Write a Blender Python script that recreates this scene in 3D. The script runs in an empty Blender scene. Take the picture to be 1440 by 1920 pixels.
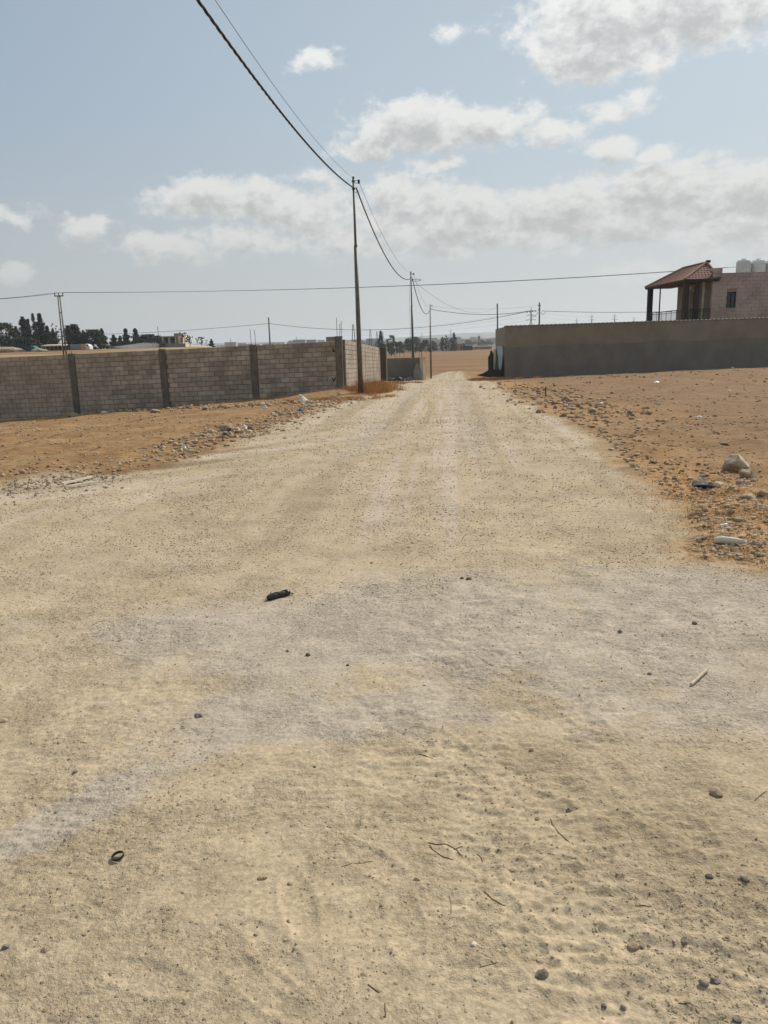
import bpy, bmesh, math, random
import numpy as np
from mathutils import Vector, Matrix, Euler

random.seed(7)
RS = np.random.RandomState(11)
S = bpy.context.scene
COL = S.collection
R = math.radians

# ------------------------------------------------------------------ camera
EYE = 1.6
PITCH, ROLL, FPX = R(12.45), R(1.5), 1440.0
fwd = Vector((0, math.cos(PITCH), -math.sin(PITCH)))
up0 = Vector((0, math.sin(PITCH), math.cos(PITCH)))
rgt0 = Vector((1, 0, 0))
rgt = rgt0 * math.cos(ROLL) - up0 * math.sin(ROLL)
upv = up0 * math.cos(ROLL) + rgt0 * math.sin(ROLL)
cam_d = bpy.data.cameras.new('camera')
cam = bpy.data.objects.new('camera', cam_d)
COL.objects.link(cam)
cam.matrix_world = Matrix(((rgt.x, upv.x, -fwd.x, 0), (rgt.y, upv.y, -fwd.y, 0), (rgt.z, upv.z, -fwd.z, EYE), (0, 0, 0, 1)))
cam_d.sensor_width = 36
cam_d.lens = 27.0
cam_d.clip_start = 0.05
cam_d.clip_end = 60000
S.camera = cam


def ray(px, py):
    return fwd + rgt * ((px - 720) / FPX) + upv * ((960 - py) / FPX)


def at(px, py, Y):
    d = ray(px, py)
    return Vector((d.x / d.y * Y, Y, EYE + d.z / d.y * Y))


# ------------------------------------------------------------------ light
SUN_EL, SUN_AZ = R(40), R(42)          # azimuth measured from +Y towards +X
sun_d = bpy.data.lights.new('sun', 'SUN')
sun_d.energy = 4.4
sun_d.angle = R(0.6)
sun_d.color = (1.0, 0.93, 0.82)
sun = bpy.data.objects.new('sun', sun_d)
COL.objects.link(sun)
sdir = Vector((math.sin(SUN_AZ) * math.cos(SUN_EL), math.cos(SUN_AZ) * math.cos(SUN_EL), math.sin(SUN_EL)))
sun.rotation_euler = (-sdir).to_track_quat('-Z', 'Y').to_euler()
sun.location = (20, 20, 40)
S.view_settings.view_transform = 'Standard'
S.view_settings.look = 'None'
S.view_settings.exposure = 0.0
S.view_settings.gamma = 1.0
S.view_settings.use_curve_mapping = False


# ------------------------------------------------------------------ node helpers
class NT:
    def __init__(self, tree):
        self.t = tree
        self.n = tree.nodes
        self.l = tree.links

    def new(self, typ, **kw):
        n = self.n.new(typ)
        for k, v in kw.items():
            setattr(n, k, v)
        return n

    def put(self, sock, v):
        if hasattr(v, 'is_linked') or hasattr(v, 'node'):
            self.l.new(v, sock)
        elif v is not None:
            if isinstance(v, (tuple, list)) and len(v) == 3 and sock.type == 'RGBA':
                v = (*v, 1)
            sock.default_value = v

    def math(self, op, a, b=None, c=None, clamp=False):
        n = self.new('ShaderNodeMath', operation=op, use_clamp=clamp)
        self.put(n.inputs[0], a)
        if b is not None:
            self.put(n.inputs[1], b)
        if c is not None:
            self.put(n.inputs[2], c)
        return n.outputs[0]

    def vmath(self, op, a, b=None, c=None):
        n = self.new('ShaderNodeVectorMath', operation=op)
        self.put(n.inputs[0], a)
        if b is not None:
            self.put(n.inputs[3 if op == 'SCALE' else 1], b)
        if c is not None:
            self.put(n.inputs[2], c)
        return n.outputs[1] if op in ('LENGTH', 'DOT_PRODUCT', 'DISTANCE') else n.outputs[0]

    def smooth(self, v, lo, hi, a=0.0, b=1.0):
        n = self.new('ShaderNodeMapRange', interpolation_type='SMOOTHSTEP')
        self.put(n.inputs[0], v)
        for i, x in enumerate((lo, hi, a, b)):
            self.put(n.inputs[i + 1], x)
        return n.outputs[0]

    def noise(self, vec, scale, detail=4, rough=0.55, out=0, dist=0.0):
        n = self.new('ShaderNodeTexNoise')
        if vec is not None:
            self.put(n.inputs['Vector'], vec)
        self.put(n.inputs['Scale'], scale)
        n.inputs['Detail'].default_value = detail
        n.inputs['Roughness'].default_value = rough
        n.inputs['Distortion'].default_value = dist
        return n.outputs[out]

    def mix(self, f, a, b, blend='MIX'):
        n = self.new('ShaderNodeMix', data_type='RGBA', blend_type=blend)
        self.put(n.inputs[0], f)
        self.put(n.inputs[6], a)
        self.put(n.inputs[7], b)
        return n.outputs[2]


def build_world():
    w = bpy.data.worlds.new('World')
    S.world = w
    w.use_nodes = True
    w.node_tree.nodes.clear()
    T = NT(w.node_tree)
    K = 0.10
    sky = T.new('ShaderNodeTexSky', sky_type='NISHITA')
    sky.sun_disc = False
    sky.sun_elevation = SUN_EL
    sky.sun_rotation = SUN_AZ
    sky.altitude = 700
    sky.air_density = 1.0
    sky.dust_density = 3.0
    sky.ozone_density = 1.0
    tc = T.new('ShaderNodeTexCoord')
    d = T.vmath('NORMALIZE', tc.outputs['Generated'])
    sp = T.new('ShaderNodeSeparateXYZ')
    T.put(sp.inputs[0], d)
    az = T.math('ARCTAN2', sp.outputs[0], sp.outputs[1])
    el = T.math('ARCSINE', sp.outputs[2])
    cb = T.new('ShaderNodeCombineXYZ')
    T.put(cb.inputs[0], az)
    T.put(cb.inputs[1], el)
    P = cb.outputs[0]

    # ---- cloud density as a node group of the direction (azimuth, elevation)
    def E(px, py, rx, ry, k=1.0):      # cloud banks: where they hang in the sky
        v = ray(px, py).normalized()
        return (math.atan2(v.x, v.y), math.asin(v.z), rx / 1440, ry / 1440, k)
    banks = [
        E(790, 235, 175, 44), E(930, 222, 105, 34), E(700, 262, 90, 34), E(820, 300, 60, 22, .6),
        E(400, 365, 130, 44), E(510, 372, 85, 46), E(330, 470, 110, 36, .8), E(450, 455, 130, 40, .7), E(590, 405, 120, 48, .7),
        E(168, 418, 62, 34, .8), E(20, 508, 55, 20, .7), E(10, 400, 75, 20, .45),
        E(770, 370, 130, 55, .9), E(905, 385, 100, 44), E(850, 430, 260, 62, .9), E(1050, 378, 160, 46), E(1250, 368, 200, 55),
        E(1430, 350, 150, 55), E(1150, 420, 300, 60, .85), E(1400, 420, 150, 80, .9), E(660, 450, 180, 50, .7), E(600, 340, 60, 40, .4),
        E(1160, 30, 190, 75), E(1320, 15, 190, 85), E(1100, 75, 100, 60), E(1430, 5, 90, 30), E(1200, 95, 110, 30, .6), E(1060, 110, 62, 34, .8),
        E(592, 112, 52, 24, .62), E(870, 48, 55, 20, .42),
        E(1145, 288, 62, 27, .95), E(1235, 295, 38, 26, .8), E(1045, 248, 50, 22, .85), E(1130, 208, 75, 28, .62), E(1190, 172, 45, 26, .45),
        E(1200, 520, 110, 26, .5), E(1320, 305, 30, 20, .4),
    ]
    g = bpy.data.node_groups.new('cloud_density', 'ShaderNodeTree')
    g.interface.new_socket('P', in_out='INPUT', socket_type='NodeSocketVector')
    g.interface.new_socket('D', in_out='OUTPUT', socket_type='NodeSocketFloat')
    G = NT(g)
    gi = G.new('NodeGroupInput')
    go = G.new('NodeGroupOutput')
    p0 = gi.outputs[0]
    nq = G.vmath('MULTIPLY', p0, (9, 13, 0))
    wv = G.vmath('SUBTRACT', G.noise(nq, 1.0, 3, .5, out=1), (.5, .5, .5))
    p = G.vmath('MULTIPLY_ADD', wv, (.10, .055, 0), p0)
    acc = None
    for (u, v, rx, ry, k) in banks:
        q = G.vmath('MULTIPLY', G.vmath('SUBTRACT', p, (u, v, 0)), (1 / rx, 1 / ry, 0))
        f = G.math('MULTIPLY_ADD', G.vmath('LENGTH', q), -k, k)
        acc = f if acc is None else G.math('SMOOTH_MAX', acc, f, .10)
    sp2 = G.new('ShaderNodeSeparateXYZ')
    G.put(sp2.inputs[0], p0)
    # the same broken cumulus goes on all round the sky
    outside = G.math('MAXIMUM', G.smooth(G.math('ABSOLUTE', sp2.outputs[0]), .52, .66), G.smooth(sp2.outputs[1], .40, .52))
    gen = G.noise(G.vmath('MULTIPLY', p0, (3.2, 6.5, 0)), 1.0, 5, .5)
    gen = G.math('MULTIPLY', G.math('MULTIPLY_ADD', gen, 5.0, -2.5), outside)
    acc = G.math('MAXIMUM', acc, G.math('SUBTRACT', gen, G.math('MULTIPLY_ADD', outside, -3.0, 3.05)))
    fb = G.noise(G.vmath('MULTIPLY', p0, (30, 44, 0)), 1.0, 10, .64)
    fb2 = G.noise(G.vmath('MULTIPLY', p0, (85, 115, 0)), 1.0, 5, .6)
    D = G.math('MULTIPLY_ADD', G.math('SUBTRACT', fb, .5), 1.9, G.math('MULTIPLY', acc, 1.25))
    D = G.math('MULTIPLY_ADD', G.math('SUBTRACT', fb2, .5), .5, D)
    G.put(go.inputs[0], D)

    def dens(v):
        n = T.new('ShaderNodeGroup')
        n.node_tree = g
        T.put(n.inputs[0], v)
        return n.outputs[0]
    D0 = dens(P)
    D1 = dens(T.vmath('ADD', P, (.006, .016, 0)))
    alpha = T.smooth(D0, .0, .62)
    thick = T.smooth(T.math('MULTIPLY_ADD', T.math('SUBTRACT', T.noise(T.vmath('MULTIPLY', P, (40, 60, 0)), 1.0, 6, .6), .5), 1.9, D1), .15, 1.35)
    lowf = T.smooth(el, .02, .45)                # haze eats the contrast of the low clouds
    # clear-air colour: Nishita behind a pale dust veil that thickens downwards and towards the sun
    nis = T.vmath('SCALE', sky.outputs[0], K * .62)
    sd = T.vmath('DOT_PRODUCT', d, tuple(sdir))       # forward-scattering dust: brighter towards the sun
    azr = T.smooth(sd, .18, .92)
    anti = T.smooth(sd, .25, -.75)
    veil = T.mix(azr, (.385, .475, .565), (.56, .665, .74))
    veil = T.mix(T.smooth(el, -.02, .30), T.mix(azr, (.515, .53, .515), (.62, .64, .625)), veil)
    veil = T.mix(anti, veil, (.235, .28, .335))
    vf = T.smooth(el, -.05, .70, .95, .50)
    base = T.mix(vf, nis, veil)
    base = T.mix(T.math('MULTIPLY', T.smooth(el, .10, .40), T.smooth(sd, .75, .35)), base, T.mix(.5, base, (.30, .40, .54)))
    bright = T.mix(lowf, (.70, .71, .685), (.95, .945, .92))
    dark = T.mix(lowf, (.47, .475, .455), (.545, .555, .56))
    cc = T.mix(thick, bright, dark)
    cc = T.mix(T.math('MULTIPLY', anti, .35), cc, (.40, .42, .45))
    al = T.math('MULTIPLY', alpha, T.smooth(el, .0, .16, .15, .90))
    col = T.mix(al, base, cc)
    bg = T.new('ShaderNodeBackground')
    T.put(bg.inputs[0], T.vmath('SCALE', col, 1 / K))
    bg.inputs[1].default_value = K
    o = T.new('ShaderNodeOutputWorld')
    T.put(o.inputs[0], bg.outputs[0])
    w.cycles.sampling_method = 'MANUAL'
    w.cycles.sample_map_resolution = 512


build_world()

# ------------------------------------------------------------------ numpy noise and terrain
def _h(ix, iy, seed):
    n = (ix.astype(np.int64) * 374761393 + iy.astype(np.int64) * 668265263 + seed * 1442695041) & 0xffffffff
    n = ((n ^ (n >> 13)) * 1274126177) & 0xffffffff
    n = n ^ (n >> 16)
    return (n & 0xffff) / 65536.0 * 2 * math.pi


def perlin(x, y, seed=0):
    x = np.asarray(x, float); y = np.asarray(y, float)
    ix = np.floor(x); iy = np.floor(y)
    fx = x - ix; fy = y - iy
    u = fx * fx * fx * (fx * (fx * 6 - 15) + 10); v = fy * fy * fy * (fy * (fy * 6 - 15) + 10)

    def gr(a, b):
        t = _h(ix + a, iy + b, seed)
        return np.cos(t) * (fx - a) + np.sin(t) * (fy - b)
    n0 = gr(0, 0) * (1 - u) + gr(1, 0) * u
    n1 = gr(0, 1) * (1 - u) + gr(1, 1) * u
    return (n0 * (1 - v) + n1 * v) * 1.5


def fbm(x, y, oc=4, seed=0, gain=.5):
    s = 0; a = 1; f = 1; t = 0
    for i in range(oc):
        s = s + a * perlin(x * f, y * f, seed + i * 17); t += a; a *= gain; f *= 2.03
    return s / t


def sst(a, b, x):
    t = np.clip((np.asarray(x, float) - a) / (b - a), 0, 1)
    return t * t * (3 - 2 * t)


_ky = np.array([-60, 0, 10, 20, 30.5, 40, 48, 57, 84, 100, 120, 150, 250, 430, 20000.])
_kz = np.array([-1.6, -1.6, -1.6, -1.75, -1.95, -2.12, -2.33, -2.83, -3.97, -4.45, -4.75, -5.0, -5.25, -5.3, -5.3])
_ty = np.arange(-60, 420, .5)
_tz = np.interp(_ty, _ky, _kz)
_ker = np.ones(13) / 13
_tz2 = np.convolve(np.pad(_tz, 6, mode='edge'), _ker, 'valid')


def macro(x, y):
    x = np.asarray(x, float); y = np.asarray(y, float)
    z = np.where(y < 415, np.interp(y, _ty, _tz2), -5.3)
    L = -.064 * np.clip(-(x + 2), 0, 16) * sst(9, 32, y) * (1 - sst(38, 60, y))
    Rr = .018 * np.clip(x - 6, 0, 22) * sst(15, 45, y) * (1 - sst(60, 90, y))
    z = z + L + Rr
    t = x / np.maximum(y, 5)
    Zl = np.interp(y, [40, 60, 120, 200, 400, 1000, 20000], [-2.7, -2.4, -.55, .1, .6, 2.0, 2.0])
    w = sst(-.10, -.24, t) * sst(42, 75, y) * (1 - sst(600, 1500, y))
    z = z * (1 - w) + Zl * w
    # earth banks
    def bump(cx, cy, sx, sy, h):
        return h * np.exp(-((x - cx) / sx) ** 2 - ((y - cy) / sy) ** 2)
    z = z + bump(8.2, 88, 2.2, 3, .75) + bump(11.5, 90, 2.2, 3, .5)
    z = z + bump(-2.6, 30.7, 1.3, .8, .16) + bump(-1.2, 31.8, 1.4, .9, .12)
    return z + EYE


def pxg(px, py):
    """where the line through this spot of the photo meets the ground"""
    d = ray(px, py)
    Y = np.concatenate([np.arange(1, 30, .02), np.arange(30, 130, .1), np.arange(130, 900, 1.)])
    X = d.x / d.y * Y; Z = EYE + d.z / d.y * Y
    g = macro(X, Y)
    i = int(np.argmax(Z < g)); j = max(i - 1, 0)
    a, b = Z[j] - g[j], Z[i] - g[i]
    f = a / (a - b) if a != b else 0
    return tuple(float(q[j] + (q[i] - q[j]) * f) for q in (X, Y, g))


# road outline in world metres
left_e = [pxg(*p)[:2] for p in [(805, 708), (752, 717), (690, 738), (640, 752), (560, 783), (455, 826), (380, 850), (300, 872), (200, 888), (90, 886), (0, 903)]]
right_e = [pxg(*p)[:2] for p in [(1440, 1068), (1335, 1038), (1285, 980), (1215, 905), (1165, 850), (1080, 800), (1010, 768), (955, 738), (915, 713)]]
ROAD = [(9.9, 99), (6.3, 99.5)] + left_e + [(-14, 9.2), (-60, 8.5), (-60, -60), (60, -60), (60, 3.5)] + right_e
ROAD = np.array(ROAD)


def road_sd(x, y):
    """signed distance, positive inside the road"""
    x = np.asarray(x, float).ravel(); y = np.asarray(y, float).ravel()
    dmin = np.full(x.shape, 1e9); ins = np.zeros(x.shape, bool)
    n = len(ROAD)
    for i in range(n):
        ax, ay = ROAD[i]; bx, by = ROAD[(i + 1) % n]
        ex, ey = bx - ax, by - ay
        t = np.clip(((x - ax) * ex + (y - ay) * ey) / (ex * ex + ey * ey), 0, 1)
        dmin = np.minimum(dmin, np.hypot(x - ax - t * ex, y - ay - t * ey))
        c = ((ay > y) != (by > y)) & (x < (bx - ax) * (y - ay) / (by - ay + 1e-12) + ax)
        ins ^= c
    return np.where(ins, dmin, -dmin)


def road_mask(x, y):
    sd = road_sd(x, y)
    s = np.clip(.25 + np.abs(y).ravel() * .02, 0, 2)
    x = np.ravel(x); y = np.ravel(y)
    return sd + (fbm(x / 1.7, y / 2.4, 4, 3) * 1.1 + fbm(x * 3, y * 3, 4, 8) * .45) * s


def micro(x, y, sp, rm):
    """relief of the surface; octaves finer than the sheet can hold are left out"""
    x = np.asarray(x, float); y = np.asarray(y, float)
    z = np.zeros_like(x)
    inr = sst(-.3, .4, rm)
    near = 1 - sst(4.5, 9.5, y)
    scuff = .35 + .65 * sst(-.15, .35, fbm(x * .55 + 3, y * .45, 3, 61)) * sst(-2.2, 1.2, x)
    rough = .35 + .95 * sst(-.22, .28, fbm(x * 1.1 + 7, y * 1.0, 4, 64))
    def oc(wl, amp, seed, ax=1.0):
        k = np.clip((wl / sp - 2.2) / 2.0, 0, 1)
        return amp * k * perlin(x / wl, y / (wl * ax), seed)
    z += oc(2.6, .022, 1) * (1 + 1.2 * (1 - inr)) + oc(1.1, .012, 2) * (1 + 2 * (1 - inr))
    z += oc(.45, .0075, 3) * (.5 + .5 * near * scuff + 2.2 * (1 - inr))
    z += oc(.19, .0055, 4, .6) * (.4 + near * scuff + 2.6 * (1 - inr))
    z += oc(.085, .0056, 5, .6) * rough * (.25 + near * scuff * 1.2 + 2 * (1 - inr))
    z += oc(.038, .0034, 6, .7) * rough * (.35 + scuff)
    z += oc(.017, .0016, 7) * rough * (.5 + scuff * .6)
    z += oc(.009, .0006, 9)
    z += (1 - inr) * (oc(.32, .030, 31) * (.5 + sst(-.1, .4, fbm(x * .3, y * .3, 3, 66))) + oc(.75, .035, 32) + oc(.16, .012, 33)) * (1 - sst(60, 140, y))
    # shoe prints pressed into the loose sand
    for (fx, fy, a) in PRINTS:
        cx = (x - fx) * math.cos(a) + (y - fy) * math.sin(a); cy = -(x - fx) * math.sin(a) + (y - fy) * math.cos(a)
        q = np.maximum((cx / .045) ** 2 + (cy / .13) ** 2, 0)
        z += -.005 * np.exp(-q ** 2) * (1 + .10 * np.sin(cy * 300)) + .003 * np.exp(-((np.sqrt(q) - 1.25) / .22) ** 2)
    # wheel ruts along the road
    c = x - (-.9 + .0917 * (y - 30.5)) - 3.1
    rut = np.exp(-((c + 1.0) / .28) ** 2) + np.exp(-((c - .9) / .28) ** 2) + .6 * np.exp(-((c + 2.3) / .25) ** 2)
    z -= .02 * rut * inr * sst(8, 14, y)
    z += .018 * (1 - inr) * fbm(x * .5 + y * .1, y * 2.2, 3, 121) * sst(6, 9, y)
    return z


PRINTS = [(*pxg(px, py)[:2], a) for (px, py, a) in [(885, 1600, .5), (985, 1660, .2), (1120, 1600, -.3), (1240, 1690, .4), (1010, 1500, .9), (760, 1740, .1),
          (1300, 1560, .2), (640, 1560, -.4), (520, 1800, .6), (850, 1400, .4), (1150, 1450, .1), (1380, 1750, -.2), (1100, 1350, .5), (560, 1700, .3), (275, 1840, 1.2), (500, 1860, .9), (1000, 1800, .4), (700, 1620, .8)]]

# ---- the ground sheet
tin = np.arange(-.62, .6201, .0021)
tout = .62 * 1.16 ** np.arange(1, 32)
T_ = np.concatenate([-tout[::-1], tin, tout])
s_rows = np.arange(1440 * 1.6 / 1.25, 1440 * 1.6 / 75, -2.3)
Yr = 1440 * 1.6 / s_rows
Yr = np.concatenate([[-60, -30, -15, -7, -3, -1, 0, .5, .9], Yr, 75 * 1.035 ** np.arange(1, 60), [700, 1000, 1600, 2600, 4200, 7000, 12000]])
Yr = np.unique(Yr)
# close the depth steps where the screen spacing would leave them long
lst = [Yr[0]]
for yv in Yr[1:]:
    if 1 < yv < 80 and yv - lst[-1] > .028 * yv:
        k = int(math.ceil((yv - lst[-1]) / (.028 * yv)))
        for i in range(1, k):
            lst.append(lst[-1] + (yv - lst[-1]) / (k - i + 1))
    lst.append(yv)
Yr = np.array(lst)
Wd = np.where(Yr >= .5, Yr + .6, 1.1 + (.5 - Yr) * .6)
XX = np.clip(T_[None, :] * Wd[:, None], -12000, 12000)
YY = np.repeat(Yr[:, None], len(T_), 1)
nr, nc = XX.shape
SPX = np.gradient(XX, axis=1); SPY = np.gradient(YY, axis=0)
SP = np.maximum(np.abs(SPX), np.abs(SPY) * .55)
RM = road_mask(XX, YY).reshape(XX.shape)
ZZ = macro(XX, YY) + micro(XX, YY, SP, RM)
FINE = (XX, YY, ZZ)


def surf(x, y):
    """height of the finished ground at a point"""
    x = np.atleast_1d(np.asarray(x, float)); y = np.atleast_1d(np.asarray(y, float))
    sp = np.maximum(.0021 * (y + .6), y * y / 2304 * 2.3 * .55)
    sp = np.maximum(sp, .004)
    return macro(x, y) + micro(x, y, sp, road_mask(x, y))


def sz(x, y):
    return float(surf(x, y)[0])


def ell(x, y, px, py, rx, ry, ang=0):
    cx, cy, _ = pxg(px, py)
    dx = (x - cx); dy = (y - cy)
    c, s = math.cos(ang), math.sin(ang)
    return np.exp(-(((dx * c + dy * s) / rx) ** 2 + ((-dx * s + dy * c) / ry) ** 2))


xf, yf = XX.ravel(), YY.ravel()
rmf = RM.ravel()
a_road = sst(-.22, .30, rmf)
def streaks(x, y):
    """wheel tracks: straight up the road, and one sweep turning off to the left"""
    c = x - (-.9 + .0917 * (y - 30.5))
    a = fbm(c * 1.5, y * .05, 4, 101) + .6 * fbm(c * 5, y * .10, 3, 103)
    a = a * sst(3.5, 10, y) * sst(-6, -1, c + 3) 
    r = np.hypot(x + 12, y - 21.5)
    th = np.arctan2(y - 21.5, x + 12)
    b = fbm(r * 1.5, th * 1.6, 4, 105) + .5 * fbm(r * 4.5, th * 3, 3, 107)
    wb = sst(8, 10, r) * (1 - sst(14.5, 17, r)) * (1 - sst(14, 19, y)) * (1 - sst(-1, 3, x))
    return a * (1 - wb) + b * wb
st_ = streaks(xf, yf)
a_streak = sst(.03, .32, st_) * a_road
a_rutd = sst(.05, .38, -st_) * a_road
w1 = fbm(xf * 1.3, yf * 1.3, 4, 41); w2 = fbm(xf * 6, yf * 6, 3, 45)
grey = (ell(xf, yf, 1250, 1160, 3.0, .95) * 1.0 + ell(xf, yf, 1050, 1240, 1.3, .55) * .6 + ell(xf, yf, 760, 1180, 1.5, .42) * .8 + ell(xf, yf, 480, 1370, .5, .16, .25) * .9
        + ell(xf, yf, 90, 1550, .12, .55, -.65) * 2.0 + ell(xf, yf, 620, 1330, .7, .22) * .6 + ell(xf, yf, 230, 1050, .8, .5) * .35 + ell(xf, yf, 1420, 1300, .8, .6) * .5
        + ell(xf, yf, 440, 1180, .7, .2) * .45 + ell(xf, yf, 1100, 1090, 2.4, .5) * .3)
cc_ = xf - (-.9 + .0917 * (yf - 30.5)) - 3.1
rutc = np.exp(-((cc_ + 1.0) / .45) ** 2) + np.exp(-((cc_ - .9) / .5) ** 2) + .7 * np.exp(-((cc_ + 2.4) / .35) ** 2)
a_grey = np.clip(grey * (1 + 1.1 * w1 + .5 * w2), 0, 1.2) * a_road + .65 * rutc * sst(7, 13, yf) * (1 + .8 * w1) * a_road
a_grey = np.clip(a_grey, 0, 1)
a_dark = np.clip(sst(.05, .5, fbm(xf * .8 + 9, yf * 1.1, 4, 77)) * .33 + (1 + .8 * w1) * (1.1 * ell(xf, yf, 450, 841, 1.0, .13, .80) + 1.1 * ell(xf, yf, 300, 876, 1.2, .22, .62) + 1.0 * ell(xf, yf, 490, 817, .7, .10, .75)), 0, 1)
# kinds of soil off the road: 0 = red-brown earth, 1 = dun field, and straw litter
a_field = sst(0, 3.0, xf - (.0917 * (yf - 30.5) + 5.0 + .6 * w1)) * sst(6, 13, yf)
a_field = np.clip(a_field * (1 - sst(48, 60, yf)), 0, 1)
a_straw = (ell(xf, yf, 1300, 930, .9, 2.6, -.15) + ell(xf, yf, 1400, 1020, 1.3, .8) + ell(xf, yf, 930, 722, 1.6, 4) + ell(xf, yf, 1080, 770, 2.2, 3.0) * .5) * (1 + .9 * w1)
a_straw = np.clip(a_straw, 0, 1) * (1 - a_road)


def soil_mat():
    m = bpy.data.materials.new('packed_earth')
    m.use_nodes = True
    T = NT(m.node_tree)
    b = T.n['Principled BSDF']
    geo = T.new('ShaderNodeNewGeometry')
    pos = geo.outputs['Position']

    def attr(n):
        a = T.new('ShaderNodeAttribute', attribute_name=n)
        return a.outputs['Fac']
    fine = T.noise(pos, 55, 6, .65)
    mid = T.noise(pos, 6.5, 6, .6)
    big = T.noise(pos, .75, 5, .55)
    road = T.mix(T.smooth(big, .3, .7), (.436, .350, .234), (.500, .406, .278))
    road = T.mix(T.smooth(mid, .35, .72), road, (.400, .320, .210))
    road = T.mix(T.math('MULTIPLY', T.smooth(T.noise(pos, 2.2, 5, .6), .48, .68), .5), road, (.475, .375, .262))
    gcol = T.mix(T.smooth(mid, .35, .65), (.46, .40, .33), (.385, .335, .28))
    gsum = T.math('ADD', attr('greyness'), T.math('MULTIPLY_ADD', T.noise(pos, 14, 7, .75), 1.5, -.75))
    gsum = T.math('ADD', gsum, T.math('MULTIPLY_ADD', T.noise(pos, 2.4, 4, .6), .9, -.45))
    road = T.mix(T.math('MULTIPLY', T.math('MULTIPLY', T.smooth(gsum, .15, 1.0), .72), T.smooth(attr('greyness'), .0, .12)), road, gcol)
    road = T.mix(T.math('MULTIPLY', attr('streak'), .62), road, T.mix(T.smooth(T.noise(pos, 9, 5, .7), .4, .6), (.55, .455, .375), (.47, .385, .31)))
    road = T.mix(T.math('MULTIPLY', attr('rutdark'), .42), road, (.30, .235, .15))
    road = T.mix(T.math('MULTIPLY', attr('darkness'), .72), road, (.24, .175, .10))
    red = T.mix(T.smooth(big, .35, .65), (.275, .165, .074), (.345, .222, .110))
    red = T.mix(T.smooth(mid, .45, .7), red, (.20, .108, .052))
    fld = T.mix(T.smooth(big, .3, .7), (.230, .138, .072), (.285, .178, .098))
    fld = T.mix(T.smooth(mid, .45, .7), fld, (.17, .108, .06))
    off = T.mix(attr('field'), red, fld)
    straw = T.mix(T.smooth(T.noise(pos, 30, 4, .6), .4, .62), (.33, .17, .07), (.50, .31, .14))
    off = T.mix(attr('straw'), off, straw)
    # far plain: broad ploughed bands and patches
    sp = T.new('ShaderNodeSeparateXYZ'); T.put(sp.inputs[0], pos)
    farf = T.smooth(sp.outputs[1], 90, 130)
    bandv = T.vmath('MULTIPLY', pos, (.010, .055, 0))
    fcol = T.mix(T.smooth(T.noise(bandv, 1.0, 6, .65), .35, .65), (.185, .100, .046), (.265, .155, .078))
    vfar = T.smooth(sp.outputs[1], 420, 640)
    fcol = T.mix(vfar, fcol, T.mix(T.smooth(T.noise(T.vmath('MULTIPLY', pos, (.004, .003, 0)), 1, 4, .6), .4, .6), (.12, .125, .085), (.24, .19, .12)))
    leftf = T.math('MULTIPLY', T.smooth(T.math('DIVIDE', sp.outputs[0], sp.outputs[1]), -.14, -.22), T.smooth(sp.outputs[1], 50, 90))
    lcol = T.mix(T.smooth(T.noise(T.vmath('MULTIPLY', pos, (.02, .07, 0)), 1, 5, .6), .42, .58), (.42, .34, .18), (.20, .10, .055))
    off = T.mix(farf, off, fcol)
    off = T.mix(leftf, off, lcol)
    off = T.mix(T.math('MULTIPLY', attr('darkness'), .6), off, (.13, .07, .035))
    col = T.mix(attr('road'), off, road)
    # grain
    g1 = T.smooth(fine, .36, .66, .80, 1.13)
    col = T.mix(1.0, col, T.vmath('SCALE', (1, 1, 1), g1), 'MULTIPLY')
    # pale and dark grit
    vor = T.new('ShaderNodeTexVoronoi'); T.put(vor.inputs['Vector'], pos); vor.inputs['Scale'].default_value = 42
    spot = T.math('MULTIPLY', T.smooth(vor.outputs['Distance'], .28, .16), T.smooth(T.noise(pos, 30, 2, .5), .52, .60))
    col = T.mix(T.math('MULTIPLY', spot, .5), col, (.17, .125, .075))
    vor2 = T.new('ShaderNodeTexVoronoi'); T.put(vor2.inputs['Vector'], pos); vor2.inputs['Scale'].default_value = 95
    spot2 = T.math('MULTIPLY', T.smooth(vor2.outputs['Distance'], .30, .16), T.smooth(T.noise(pos, 11, 3, .6), .5, .62))
    col = T.mix(T.math('MULTIPLY', spot2, .5), col, (.20, .15, .09))
    T.put(b.inputs['Base Color'], col)
    b.inputs['Roughness'].default_value = 1.0
    b.inputs['Specular IOR Level'].default_value = .12
    h = T.math('ADD', T.math('MULTIPLY', T.noise(pos, 120, 5, .7), .5), T.math('MULTIPLY', T.noise(pos, 22, 5, .65), 1.6))
    h = T.math('ADD', h, T.math('MULTIPLY', spot, .6))
    h = T.math('ADD', h, T.math('MULTIPLY', spot2, .25))
    farb = T.math('MULTIPLY', T.math('MULTIPLY', T.noise(pos, 4.5, 5, .6), T.smooth(sp.outputs[1], 6, 14)), 5)
    h = T.math('ADD', h, farb)
    bp = T.new('ShaderNodeBump')
    T.put(bp.inputs['Strength'], T.smooth(T.noise(pos, 1.6, 5, .6), .38, .62, .3, 1.0))
    bp.inputs['Distance'].default_value = .014
    T.put(bp.inputs['Height'], h)
    T.put(b.inputs['Normal'], bp.outputs[0])
    return m


SOIL = soil_mat()


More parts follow.
